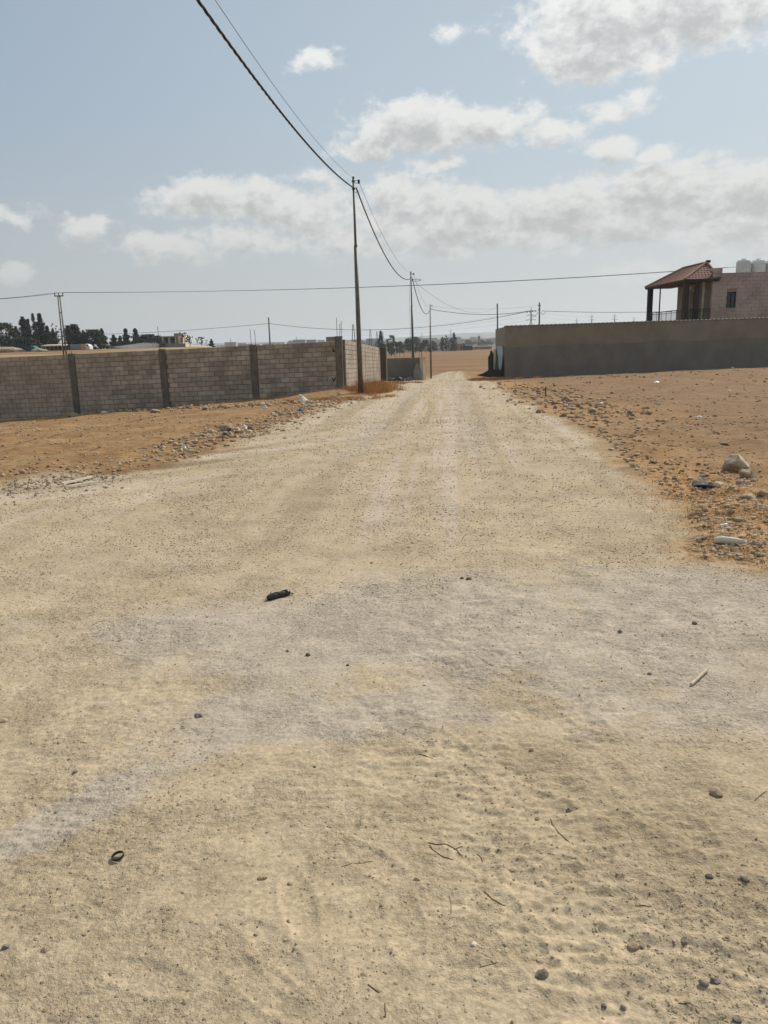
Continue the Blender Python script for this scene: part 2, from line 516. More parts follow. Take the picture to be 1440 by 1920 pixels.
def mesh_np(name, V, F, attrs=None, smooth=True):
    me = bpy.data.meshes.new(name)
    me.vertices.add(len(V)); me.vertices.foreach_set('co', np.ascontiguousarray(V, dtype=np.float32).ravel())
    k = F.shape[1]
    me.loops.add(F.size); me.loops.foreach_set('vertex_index', np.ascontiguousarray(F, dtype=np.int32).ravel())
    me.polygons.add(len(F)); me.polygons.foreach_set('loop_start', np.arange(0, F.size, k, dtype=np.int32))
    me.polygons.foreach_set('use_smooth', np.full(len(F), smooth, dtype=bool))
    me.update(calc_edges=True)
    if attrs:
        for n, a in attrs.items():
            at_ = me.attributes.new(n, 'FLOAT', 'POINT')
            at_.data.foreach_set('value', np.ascontiguousarray(a, dtype=np.float32))
    return me


def grid_faces(nr, nc):
    i = np.arange(nr - 1)[:, None] * nc + np.arange(nc - 1)[None, :]
    return np.stack([i, i + 1, i + nc + 1, i + nc], -1).reshape(-1, 4)


V = np.stack([xf, yf, ZZ.ravel()], 1)
F = grid_faces(nr, nc)
froad = rmf[F].mean(1) > 0
for nm, sel in (('dirt_road', froad), ('ground', ~froad)):
    f = F[sel]
    used, inv = np.unique(f, return_inverse=True)
    me = mesh_np(nm, V[used], inv.reshape(f.shape), dict(road=a_road[used], greyness=a_grey[used], streak=a_streak[used], rutdark=a_rutd[used], darkness=a_dark[used], field=a_field[used], straw=a_straw[used]))
    me.materials.append(SOIL)
    o = bpy.data.objects.new(nm, me)
    COL.objects.link(o)
    o['kind'] = 'structure'

# ------------------------------------------------------------------ builders
WPOS = {}


def mat(name, col, rough=.85, var=.18, scale=6.0, bump=.0, bscale=30., metal=0.0, spec=.3, col2=None, detail=5, stretch=(1, 1, 1), trans=0.0):
    m = bpy.data.materials.new(name)
    m.use_nodes = True
    T = NT(m.node_tree)
    b = T.n['Principled BSDF']
    tc = T.new('ShaderNodeNewGeometry')
    pos = T.vmath('MULTIPLY', tc.outputs['Position'], stretch)
    n = T.smooth(T.noise(pos, scale, detail, .6), .3, .7)
    c2 = col2 or tuple(c * (1 - var) for c in col)
    c = T.mix(n, c2, tuple(min(1, x * (1 + var * .5)) for x in col))
    oi = T.new('ShaderNodeObjectInfo')
    c = T.mix(1.0, c, T.vmath('SCALE', (1, 1, 1), T.math('MULTIPLY_ADD', oi.outputs['Random'], .16, .92)), 'MULTIPLY')
    T.put(b.inputs['Base Color'], c)
    b.inputs['Roughness'].default_value = rough
    b.inputs['Metallic'].default_value = metal
    b.inputs['Specular IOR Level'].default_value = spec
    if bump:
        bp = T.new('ShaderNodeBump')
        bp.inputs['Strength'].default_value = .7
        bp.inputs['Distance'].default_value = bump
        T.put(bp.inputs['Height'], T.noise(pos, bscale, 5, .6))
        T.put(b.inputs['Normal'], bp.outputs[0])
    return m


def more_random(m, lo, hi):
    for n in m.node_tree.nodes:
        if n.type == 'MATH' and n.operation == 'MULTIPLY_ADD' and abs(n.inputs[1].default_value - .16) < 1e-6:
            n.inputs[1].default_value = hi - lo; n.inputs[2].default_value = lo


M = dict(
    block=mat('cement_block', (.41, .345, .27), var=.30, scale=1.4, bump=.006, bscale=25),
    mortar=mat('mortar', (.25, .205, .155), var=.3, scale=5),
    pillar=mat('cast_concrete', (.165, .145, .115), var=.3, scale=4, bump=.006, bscale=12),
    pale=mat('pale_render', (.50, .44, .33), var=.2, scale=2),
    cream=mat('cream_plaster', (.62, .53, .38), var=.15, scale=2),
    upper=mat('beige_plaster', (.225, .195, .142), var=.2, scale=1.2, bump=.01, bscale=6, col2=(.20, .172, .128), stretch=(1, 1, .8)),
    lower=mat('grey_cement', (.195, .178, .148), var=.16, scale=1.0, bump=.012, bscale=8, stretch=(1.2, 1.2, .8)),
    steel=mat('weathered_steel', (.135, .13, .11), rough=.55, var=.35, scale=5, metal=.3, stretch=(3, 3, .6)),
    darksteel=mat('dark_steel', (.05, .048, .045), rough=.6, metal=.4),
    rust=mat('rusty_rebar', (.10, .062, .04), rough=.9),
    cable=mat('black_cable', (.018, .018, .02), rough=.6),
    wire=mat('bare_wire', (.13, .13, .13), rough=.5, metal=.6),
    insul=mat('insulator', (.06, .03, .03), rough=.3),
    bark=mat('bark', (.09, .065, .045)),
    leafd=mat('cypress_leaf', (.030, .042, .026), var=.5, scale=.8),
    leafm=mat('olive_leaf', (.055, .068, .035), var=.5, scale=.8),
    leafp=mat('dusty_leaf', (.13, .125, .075), var=.4, scale=.8),
    stone=mat('limestone', (.42, .35, .25), var=.3, scale=18, bump=.004, bscale=60),
    stoneb=mat('brown_stone', (.34, .245, .16), var=.35, scale=15, bump=.004, bscale=60),
    stoned=mat('dark_stone', (.19, .16, .13), var=.4, scale=30, bump=.003, bscale=90),
    white=mat('white_plastic', (.70, .69, .66), rough=.45, var=.12),
    tank=mat('white_tank', (.62, .62, .60), rough=.35, var=.1, scale=1.5),
    blue=mat('light_blue_paint', (.30, .42, .46), rough=.6, var=.25, scale=3),
    black=mat('black_plastic', (.018, .018, .018), rough=.38, var=.3, spec=.5),
    tarp_shadow=mat('sheeting_shadow_black', (.02, .024, .024), rough=.7),  # black of the sheeting, also of the built shadow before the gate
    tile=mat('clay_tile', (.20, .095, .070), var=.3, scale=6, bump=.01, bscale=10),
    tiledk=mat('clay_ridge', (.30, .17, .125), var=.25, scale=6),
    fascia=mat('dark_fascia', (.045, .035, .03)),
    hstone=mat('pink_stone', (.44, .335, .285), var=.2, scale=.9, bump=.01, bscale=5),
    glass=mat('window_glass', (.03, .04, .045), rough=.12, spec=.6),
    paleglass=mat('bright_glass', (.30, .34, .36), rough=.15, spec=.6),
    columnb=mat('dark_blue_column', (.022, .025, .045), rough=.7),
    pipe=mat('pale_pipe', (.60, .56, .44), rough=.6, var=.2, scale=8),
    wood=mat('dry_wood', (.34, .26, .16), var=.3, scale=20),
    twig=mat('twig', (.17, .115, .06), var=.4, scale=20),
    drygrass=mat('dry_weed', (.50, .27, .105), var=.4, scale=2.5),
    paint=mat('black_paint', (.015, .014, .013), rough=.7),
    bluec=mat('blue_fabric', (.10, .15, .32), var=.3),
    greenc=mat('green_plastic', (.06, .30, .16), var=.3),
    teal=mat('teal_paint', (.03, .16, .18)),
    orange=mat('ochre_panel', (.50, .31, .12)),
    greybox=mat('grey_panel', (.24, .25, .24)),
    tyre=mat('rubber', (.02, .02, .02)),
    farb=mat('far_masonry', (.30, .23, .165), var=.2, scale=.3),
    farw=mat('far_white', (.50, .49, .45), var=.15, scale=.1),
    sack=mat('white_sack', (.62, .58, .50), rough=.9, var=.15, scale=12),
)


more_random(M['block'], .78, 1.15)


class MB:
    def __init__(self):
        self.v = []; self.f = []

    def poly(self, pts, faces):
        b = len(self.v)
        self.v += [tuple(p) for p in pts]
        self.f += [tuple(b + i for i in f) for f in faces]
        return self

    def box(self, c, s, rz=0.0, ry=0.0, taper=1.0, rx=0.0):
        E_ = Euler((rx, ry, rz)).to_matrix()
        P = []
        for z in (-1, 1):
            k = taper if z > 0 else 1
            for x, y in ((-1, -1), (1, -1), (1, 1), (-1, 1)):
                P.append(Vector(c) + E_ @ Vector((x * s[0] / 2 * k, y * s[1] / 2 * k, z * s[2] / 2)))
        return self.poly(P, [(3, 2, 1, 0), (4, 5, 6, 7), (0, 1, 5, 4), (1, 2, 6, 5), (2, 3, 7, 6), (3, 0, 4, 7)])

    def tube(self, pts, rad, n=6, cap=True):
        pts = [Vector(p) for p in pts]
        if not hasattr(rad, '__len__'):
            rad = [rad] * len(pts)
        b = len(self.v)
        prev = None
        for i, p in enumerate(pts):
            d = (pts[min(i + 1, len(pts) - 1)] - pts[max(i - 1, 0)])
            if d.length < 1e-9:
                d = Vector((0, 0, 1))
            d.normalize()
            ref = Vector((0, 0, 1)) if abs(d.z) < .9 else Vector((1, 0, 0))
            u = d.cross(ref).normalized() if prev is None else (prev - d * prev.dot(d)).normalized()
            prev = u
            w = d.cross(u)
            for k in range(n):
                a = 2 * math.pi * k / n
                self.v.append(tuple(p + (u * math.cos(a) + w * math.sin(a)) * rad[i]))
        for i in range(len(pts) - 1):
            for k in range(n):
                a0 = b + i * n + k; a1 = b + i * n + (k + 1) % n
                self.f.append((a0, a1, a1 + n, a0 + n))
        if cap:
            self.f.append(tuple(b + k for k in range(n))[::-1])
            self.f.append(tuple(b + (len(pts) - 1) * n + k for k in range(n)))
        return self

    def quadstrip(self, top, bot, th):     # upright slab between two polylines with a thickness vector
        n = len(top)
        th = Vector(th)
        P = [Vector(p) for p in top] + [Vector(p) for p in bot]
        P2 = [p + th for p in P]
        F_ = []
        for i in range(n - 1):
            F_ += [(i, i + 1, n + i + 1, n + i), (2 * n + i + 1, 2 * n + i, 3 * n + i, 3 * n + i + 1), (i, 2 * n + i, 2 * n + i + 1, i + 1), (n + i + 1, 3 * n + i + 1, 3 * n + i, n + i)]
        F_ += [(0, n, 3 * n, 2 * n), (n - 1, 3 * n - 1, 4 * n - 1, 2 * n - 1)]
        return self.poly(P + P2, F_)

    def build(self, name, m, parent=None, smooth=False, recalc=True):
        org = WPOS.get(parent.name, Vector((0, 0, 0))) if parent else Vector((0, 0, 0))
        me = bpy.data.meshes.new(name)
        me.from_pydata([(x - org.x, y - org.y, z - org.z) for x, y, z in self.v], [], self.f)
        me.materials.append(m)
        if recalc:
            bm = bmesh.new(); bm.from_mesh(me)
            bmesh.ops.recalc_face_normals(bm, faces=bm.faces)
            bm.to_mesh(me); bm.free()
        if smooth:
            me.polygons.foreach_set('use_smooth', [True] * len(me.polygons))
        me.update()
        o = bpy.data.objects.new(name, me)
        COL.objects.link(o)
        if parent:
            o.parent = parent
        WPOS[o.name] = org
        return o


def tag(o, label=None, cat=None, group=None, kind=None):
    if label: o['label'] = label
    if cat: o['category'] = cat
    if group: o['group'] = group
    if kind: o['kind'] = kind
    return o


def thing(name, loc, label, cat, group=None):
    o = bpy.data.objects.new(name, None)
    o.empty_display_size = .2
    COL.objects.link(o)
    o.location = loc
    WPOS[o.name] = Vector(loc)
    return tag(o, label, cat, group)


def link_mesh(name, me, loc, rot=(0, 0, 0), scale=(1, 1, 1), parent=None):
    o = bpy.data.objects.new(name, me)
    COL.objects.link(o)
    if parent:
        o.parent = parent
        loc = Vector(loc) - WPOS[parent.name]
    o.location = loc; o.rotation_euler = rot; o.scale = scale
    return o


# ------------------------------------------------------------------ hills and far town
def hills():
    xs = np.linspace(-5200, 5200, 240)
    ys = np.linspace(3300, 6500, 26)
    X, Y = np.meshgrid(xs, ys)
    ridge = np.sin((Y - 3300) / 3200 * math.pi) ** .8
    t = X / Y
    amp = 24 + 34 * sst(-.05, .18, t) + 5 * sst(-.1, -.4, t)
    Z = ridge * (amp + 16 * fbm(X / 900, Y / 900, 4, 91) + 8 * fbm(X / 260, Y / 260, 3, 95)) - 8 + EYE
    Vv = np.stack([X.ravel(), Y.ravel(), Z.ravel()], 1)
    me = mesh_np('hills', Vv, grid_faces(*X.shape))
    me.materials.append(mat('hill_earth', (.20, .17, .12), var=.45, scale=.006, col2=(.08, .085, .06)))
    o = bpy.data.objects.new('hills', me); COL.objects.link(o)
    o['kind'] = 'structure'


hills()


def cuboids(rows):
    """rows: array (x,y,z,sx,sy,sz) -> V,F"""
    base = np.array([[-1, -1, 0], [1, -1, 0], [1, 1, 0], [-1, 1, 0], [-1, -1, 1], [1, -1, 1], [1, 1, 1], [-1, 1, 1]], float)
    r = np.asarray(rows)
    Vv = base[None] * np.stack([r[:, 3] / 2, r[:, 4] / 2, r[:, 5]], 1)[:, None, :] + r[:, None, :3]
    f = np.array([[3, 2, 1, 0], [4, 5, 6, 7], [0, 1, 5, 4], [1, 2, 6, 5], [2, 3, 7, 6], [3, 0, 4, 7]])
    Ff = f[None] + (np.arange(len(r)) * 8)[:, None, None]
    return Vv.reshape(-1, 3), Ff.reshape(-1, 4)


def town():
    rows = []
    for i in range(520):
        t = random.uniform(-.30, .30)
        y = random.uniform(900, 4200) if i % 3 else random.uniform(700, 1500)
        if t < -.2 and y < 1300: continue
        if t > .04 and y < 900: continue
        x = t * y
        rr = math.sin(max(0, min(1, (y - 3300) / 3200)) * math.pi) ** .8 if y > 3300 else 0
        g = -5.3 + EYE + rr * 16
        w = random.uniform(9, 22); h = random.choice([4, 4, 7, 7, 10])
        rows.append((x, y, g - 1, w, w, h + 1))
    Vv, Ff = cuboids(rows)
    me = mesh_np('distant_town', Vv, Ff, smooth=False)
    me.materials.append(mat('town_masonry', (.42, .38, .33), var=.35, scale=.02))
    o = bpy.data.objects.new('distant_town', me); COL.objects.link(o)
    tag(o, 'low pale houses of the far town scattered along the hazy horizon', 'town', kind='stuff')
    # dark tree belts between the houses
    n = 1500
    t = RS.uniform(-.32, .3, n); y = RS.uniform(650, 3800, n)
    keep = ~((t < -.2) & (y < 1200)); t = t[keep]; y = y[keep]; n = len(t)
    x = t * y
    b = np.array([[1, 0, .3], [-.5, .87, .3], [-.5, -.87, .3], [0, 0, 1.1], [.7, .7, 0], [-.8, 0, 0], [.4, -.8, 0]])
    s = RS.uniform(2.2, 5.5, n)
    Vv = b[None] * s[:, None, None] * np.array([1.3, 1, 1]) + np.stack([x, y, np.full(n, -5.3 + EYE)], 1)[:, None]
    f = np.array([[0, 1, 3], [1, 2, 3], [2, 0, 3], [4, 1, 0], [5, 2, 1], [6, 0, 2]])
    Ff = (f[None] + (np.arange(n) * 7)[:, None, None]).reshape(-1, 3)
    me = mesh_np('distant_trees', Vv.reshape(-1, 3), Ff, smooth=False)
    me.materials.append(M['leafd'])
    o = bpy.data.objects.new('distant_trees', me); COL.objects.link(o)
    tag(o, 'dark specks of far off trees among the houses on the horizon', 'trees', kind='stuff')


town()

# ------------------------------------------------------------------ trees
def tree(name, px, ytop, Y, wpx, kind, label, group, dens=1.0, zoff=0.0):
    p = at(px, ytop, Y)
    g = float(macro(p.x, Y))
    H = p.z - g
    W = wpx / 1440 * Y * (1.22 if Y < 262 and kind != 'sparse' and px != 62 else 1.0)
    root = thing(name, (p.x, Y, g), label, 'tree', group)
    lean = random.uniform(-.03, .03) * H
    tr = MB().tube([(p.x, Y, g - .2), (p.x + lean * .4, Y, g + H * .4), (p.x + lean, Y, g + H * .92)], [H * .022 + .06, H * .014 + .03, .02], 6)
    nb = 7
    for i in range(nb):
        a = i * 2.4 + random.random(); hh = g + H * (.3 + .55 * i / nb)
        rr = W * .33 * (1 - .6 * i / nb)
        tr.tube([(p.x, Y, hh), (p.x + math.cos(a) * rr, Y + math.sin(a) * rr, hh + rr * .5)], [.05, .02], 4)
    tr.build('trunk', M['bark'], root)
    # crown: clumps of leaf faces spread through the crown volume
    nC = int({'cypress': 110, 'pine': 190, 'round': 110, 'bush': 100, 'sparse': 26}[kind] * dens)
    cl = []
    for i in range(nC):
        u = random.random()
        if kind == 'cypress':
            h = .06 + .94 * u; r = W * .5 * math.sin(min(1, (1 - h) * 1.6 + .05) * math.pi / 2) * random.random() ** .5; s = W * .17
        elif kind == 'pine':
            h = .10 + .90 * u; tier = .62 + .38 * math.sin(h * 21 + px)
            r = W * .5 * (1 - h) ** .75 * tier * random.random() ** .45; s = W * .105 * (1.15 - .6 * h)
        elif kind == 'round':
            a1 = random.uniform(-1, 1); h = .55 + .43 * a1; r = W * .5 * math.sqrt(max(.05, 1 - a1 * a1)) * random.random() ** .4; s = W * .14
        elif kind == 'bush':
            h = .05 + .9 * u; r = W * .5 * math.sqrt(max(.03, 1 - h ** 2.2)) * random.random() ** .4; s = W * .12
        else:
            h = .3 + .7 * u; r = W * .5 * math.sqrt(max(.05, 1 - (2 * h - 1.2) ** 2)) * random.random() ** .5; s = W * .08
        a = random.uniform(0, 2 * math.pi)
        cl.append((p.x + lean * h + math.cos(a) * r, Y + math.sin(a) * r, g + H * min(h, .985) , s * random.uniform(.7, 1.35)))
    cl = np.array(cl)
    per = 40
    idx = np.repeat(np.arange(len(cl)), per)
    dirs = RS.normal(size=(len(idx), 3)); dirs /= np.linalg.norm(dirs, axis=1)[:, None]
    ctr = cl[idx, :3] + dirs * (cl[idx, 3] * RS.uniform(.2, 1.0, len(idx)))[:, None] * np.array([1, 1, .95 if kind != 'cypress' else 1.6])
    ctr[:, 2] = np.minimum(ctr[:, 2], g + H)
    ls = np.maximum(.17, cl[idx, 3] * .36)[:, None]
    a = RS.normal(size=(len(idx), 3)); a /= np.linalg.norm(a, axis=1)[:, None]
    bb = np.cross(a, RS.normal(size=(len(idx), 3))); bb /= np.linalg.norm(bb, axis=1)[:, None]
    Vv = np.stack([ctr - a * ls, ctr + bb * ls * .7, ctr + a * ls * .9], 1).reshape(-1, 3) - np.array(root.location)
    Ff = np.arange(len(Vv)).reshape(-1, 3)
    me = mesh_np('crown', Vv, Ff, smooth=False)
    me.materials.append(M[{'cypress': 'leafd', 'pine': 'leafd', 'round': 'leafm', 'bush': 'leafm', 'sparse': 'leafp'}[kind]])
    o = bpy.data.objects.new('crown', me); COL.objects.link(o); o.parent = root
    return root


GL = 'trees beyond the left block wall'
YT = 230
for a in [
    ('cypress_tree', 62, 588, YT - 2, 11, 'cypress', 'tall pencil-thin cypress, the narrowest of the dark trees left of the twin-leg pole'),
    ('pine_tree', 74, 588, YT + 3, 40, 'pine', 'tallest dark pine right beside the pencil-thin cypress'),
    ('pine_tree', 40, 594, YT, 40, 'pine', 'dark pine with ragged tip left of the pencil-thin cypress'),
    ('pine_tree', 50, 598, YT + 8, 30, 'pine', 'dark pine squeezed between the ragged pine and the thin cypress'),
    ('pine_tree', 28, 612, YT + 5, 26, 'pine', 'shorter pine on the left shoulder of the dark tree clump'),
    ('pine_tree', 88, 611, YT + 6, 28, 'pine', 'shorter pine on the right shoulder of the dark tree clump'),
    ('round_tree', 8, 606, YT - 8, 30, 'round', 'dark full-crowned tree at the left edge of the photo'),
    ('pine_tree', 104, 606, YT + 10, 22, 'sparse', 'thin see-through pine just left of the twin-leg pole'),
    ('pine_tree', 98, 618, YT + 14, 30, 'pine', 'squat dark pine in front of the thin see-through pine'),
    ('cypress_tree', 126, 611, YT - 4, 17, 'cypress', 'blunt cypress just right of the twin-leg pole'),
    ('cypress_tree', 138, 609, YT, 24, 'cypress', 'stout round-topped cypress behind the box truck'),
    ('pine_tree', 149, 622, YT + 4, 20, 'pine', 'small pine right of the stout round-topped cypress'),
    ('pine_tree', 156, 619, YT + 8, 16, 'pine', 'slim pine pointing up behind the front of the box truck'),
    ('round_tree', 174, 619, YT, 36, 'round', 'broad bushy tree right of the box truck'),
    ('pine_tree', 191, 616, YT + 4, 20, 'pine', 'pointed pine on the right end of the broad bushy tree'),
    ('pine_tree', 213, 628, YT + 30, 24, 'pine', 'low pine at the left of the trees behind the long grey wall'),
    ('pine_tree', 234, 616, YT + 28, 26, 'pine', 'pointed pine standing behind the long grey wall, left of its twin'),
    ('pine_tree', 253, 616, YT + 26, 26, 'pine', 'pointed pine standing behind the long grey wall, right of its twin'),
    ('pine_tree', 224, 630, YT + 34, 22, 'pine', 'small dark pine between the low pine and the pointed twins'),
    ('shrub', 277, 628, YT + 20, 40, 'bush', 'low wide dark shrub against the left side of the columned house'),
    ('shrub', 45, 634, YT - 20, 46, 'bush', 'dusty wide shrub at the foot of the dark pines'),
    ('round_tree', 345, 624, YT + 10, 16, 'sparse', 'pale bare-looking tree touching the right side of the columned house'),
    ('round_tree', 355, 630, YT + 14, 14, 'sparse', 'second pale thin tree a little right of the columned house'),
    ('round_tree', 377, 632, YT + 60, 20, 'sparse', 'faint grey tree above the pale sloping wall'),
    ('pine_tree', 396, 636, YT + 80, 14, 'pine', 'small dark tree at the right end of the pale sloping wall'),
]:
    tree(*a[:6], a[6], GL)
GM = 'trees behind the far field'
for a in [
    ('round_tree', 715, 621, 300, 14, 'cypress', 'tall dark narrow tree above the end of the lit block wall'),
    ('round_tree', 733, 629, 300, 19, 'round', 'light green round tree right of the tall dark narrow one'),
    ('shrub', 748, 640, 380, 22, 'bush', 'low rounded grove tree left of the second pole'),
    ('round_tree', 765, 635, 390, 18, 'round', 'dark tree just left of the second pole'),
    ('round_tree', 779, 632, 385, 18, 'round', 'tree just right of the second pole'),
    ('shrub', 797, 637, 400, 22, 'bush', 'rounded dark tree between the second and third pole'),
    ('shrub', 812, 639, 395, 16, 'bush', 'small rounded tree touching the third pole'),
    ('cypress_tree', 829, 632, 400, 8, 'cypress', 'slim green tree, first of the four behind the tan house'),
    ('round_tree', 836, 629, 402, 10, 'round', 'full green tree, second of the four behind the tan house'),
    ('shrub', 846, 634, 398, 13, 'bush', 'low dark tree, third of the four behind the tan house'),
    ('cypress_tree', 852, 624, 400, 10, 'cypress', 'tallest pointed tree behind the tan house'),
]:
    tree(*a[:6], a[6], GM, .7)

# ------------------------------------------------------------------ far buildings, walls, vehicles
def gz(x, y):
    return float(macro(x, y))


def far_house(px0, px1, ytop, Y, depth, label, m, wins=(), name='house', base=None):
    a = at(px0, ytop, Y); b = at(px1, ytop, Y)
    cx = (a.x + b.x) / 2; w = b.x - a.x
    g = gz(cx, Y) - .3
    t = thing(name, (cx, Y, g), label, 'house')
    top = (a.z + b.z) / 2
    MB().box((cx, Y + depth / 2, (top + g) / 2), (w, depth, top - g)).build('wall', m, t)
    MB().box((cx, Y + depth / 2, top + .12), (w + .5, depth + .5, .24)).build('roof', M['pale'], t)
    for (fx, fz, fw, fh) in wins:
        zz = g + (top - g) * fz
        o = MB().box((a.x + w * fx, Y - .03, zz), (w * fw, .12, (top - g) * fh)).build('window', M['glass'], t)
    return t


def far_walls():
    # grey long wall and pale wall, plus columned house
    Y = 245
    a = at(200, 648, Y + 25); b = at(347, 644.5, Y)
    m = MB(); n = 24
    tops = [Vector((a.x + (b.x - a.x) * i / n, a.y + (b.y - a.y) * i / n, a.z + (b.z - a.z) * i / n)) for i in range(n + 1)]
    bots = [Vector((p.x, p.y, gz(p.x, p.y) - .4)) for p in tops]
    t = thing('grey_wall', (b.x, b.y, gz(b.x, b.y)), 'long plain grey wall running in front of the pointed pines and columned house', 'wall')
    m.quadstrip(tops, bots, (0, .25, 0)).build('wall_face', M['greybox'], t)
    cp = MB()
    cp.quadstrip([p + Vector((0, -.05, .12)) for p in tops], [p + Vector((0, -.05, .003)) for p in tops], (0, .35, 0)).build('coping', M['greybox'], t)
    c = at(401, 651, Y + 70)
    t2 = thing('pale_wall', (b.x + .3, b.y, gz(b.x, b.y)), 'pale sloping wall that runs on to the right from the long grey wall', 'wall')
    bb = Vector((b.x + .2, b.y + .3, b.z - .1))
    tops = [bb.lerp(c, i / 8) for i in range(9)]
    bots = [Vector((p.x, p.y, gz(p.x, p.y) - .4)) for p in tops]
    MB().quadstrip(tops, bots, (0, .25, 0)).build('wall_face', M['cream'], t2)
    MB().quadstrip([p + Vector((0, -.05, .12)) for p in tops], [p + Vector((0, -.05, .003)) for p in tops], (0, .35, 0)).build('coping', M['pale'], t2)
    # columned house
    Y = 262
    p0 = at(291, 631, Y); p1 = at(332, 631, Y); p2 = at(341, 630, Y)
    g = gz(p0.x, Y)
    h = thing('house', ((p0.x + p1.x) / 2, Y, g), 'flat-roofed house with a columned porch and cream side behind the long grey wall', 'house')
    w = p1.x - p0.x; cx = (p0.x + p1.x) / 2; top = p0.z
    MB().box((cx, Y + 4.5, (g + top - .35) / 2), (w, 5, top - .35 - g)).build('wall', M['greybox'], h)
    MB().box((cx, Y + 3.5, top - .17), (w + .4, 8, .35)).build('roof', M['farb'], h)
    for i in range(4):
        MB().box((p0.x + w * (i + .08) / 3.35 + .1, Y, (g + top - .36) / 2), (.55, .55, top - .36 - g)).build('column', M['pale'], h)
    for i in range(3):
        MB().box((p0.x + w * (i + .65) / 3.35, Y + 1.97, top - 1.4), (1.3, .08, 1.2)).build('window', M['glass'], h)
    MB().box(((p1.x + p2.x) / 2 + .3, Y + 2.5, (g + top + .15) / 2), (p2.x - p1.x, 6, top + .15 - g)).build('side_wall', M['cream'], h)
    q = at(334, 626, Y + 2)
    MB().box((q.x, Y + 2.5, q.z - .25), (2.6, 2.2, .9)).build('stair_tower', M['farb'], h)
    q2 = at(336.5, 622, Y + 2)
    MB().tube([(q2.x, Y + 2.5, q.z), (q2.x, Y + 2.5, q2.z)], .18, 6).build('chimney', M['rust'], h)

    # far white wall at the edge of the field, with gaps of dark posts
    Y = 425
    t = thing('far_white_wall', at(790, 652, Y), 'low whitish wall along the far edge of the brown field', 'wall')
    for (x0, x1) in [(722, 756), (757, 766), (767, 782), (793, 806), (807, 826), (827, 843)]:
        a = at(x0, 649.5 - (x0 - 722) * .008, Y); b = at(x1 - .6, 649.5 - (x1 - 722) * .008, Y)
        g = gz(a.x, Y) - .3
        MB().box(((a.x + b.x) / 2, Y, (a.z + g) / 2), (b.x - a.x, .3, a.z - g)).build('wall_panel', M['farw'], t)
    far_house(781, 794, 643, 424, 8, 'dark brown shed standing in the far white wall between the two poles', M['stoneb'], [(.5, .4, .4, .5)], 'shed')
    far_house(846, 867, 645, 420, 9, 'long tan flat-roofed house at the far edge of the field', M['farb'], [(.2, .5, .06, .4), (.5, .5, .06, .4), (.9, .4, .12, .7)])
    far_house(867, 873, 643.5, 421, 8, 'small tan block with dark doorway joined beside the long tan house', M['farb'], [(.5, .4, .4, .7)])
    far_house(875, 886, 648, 415, 6, 'dark open shed with a pale lid-like roof right of the tan houses', M['fascia'], [(.5, .4, .8, .6)], 'shed')
    far_house(888, 922, 650, 440, 8, 'long low brown wall-like house right of the dark open shed', M['farb'], [(.2, .5, .05, .4), (.7, .5, .05, .4)])
    far_house(897, 900.5, 630, 720, 6, 'narrow reddish tower on the horizon left of the long perimeter wall', M['stoneb'], [(.5, .8, .4, .1)], 'tower')
    far_house(901, 914, 640, 700, 10, 'reddish brown house block right of the narrow horizon tower', M['stoneb'], [(.3, .6, .1, .2), (.7, .6, .1, .2)])
    far_house(728, 742, 645, 330, 8, 'pale low building with pitched light roof under the light green round tree', M['farw'], [(.3, .6, .1, .2)])


far_walls()


def wheel(c, r, parent, w=.25):
    x, y, z = c
    MB().tube([(x, y - w / 2, z), (x, y + w / 2, z)], r, 12).build('wheel', M['tyre'], parent)


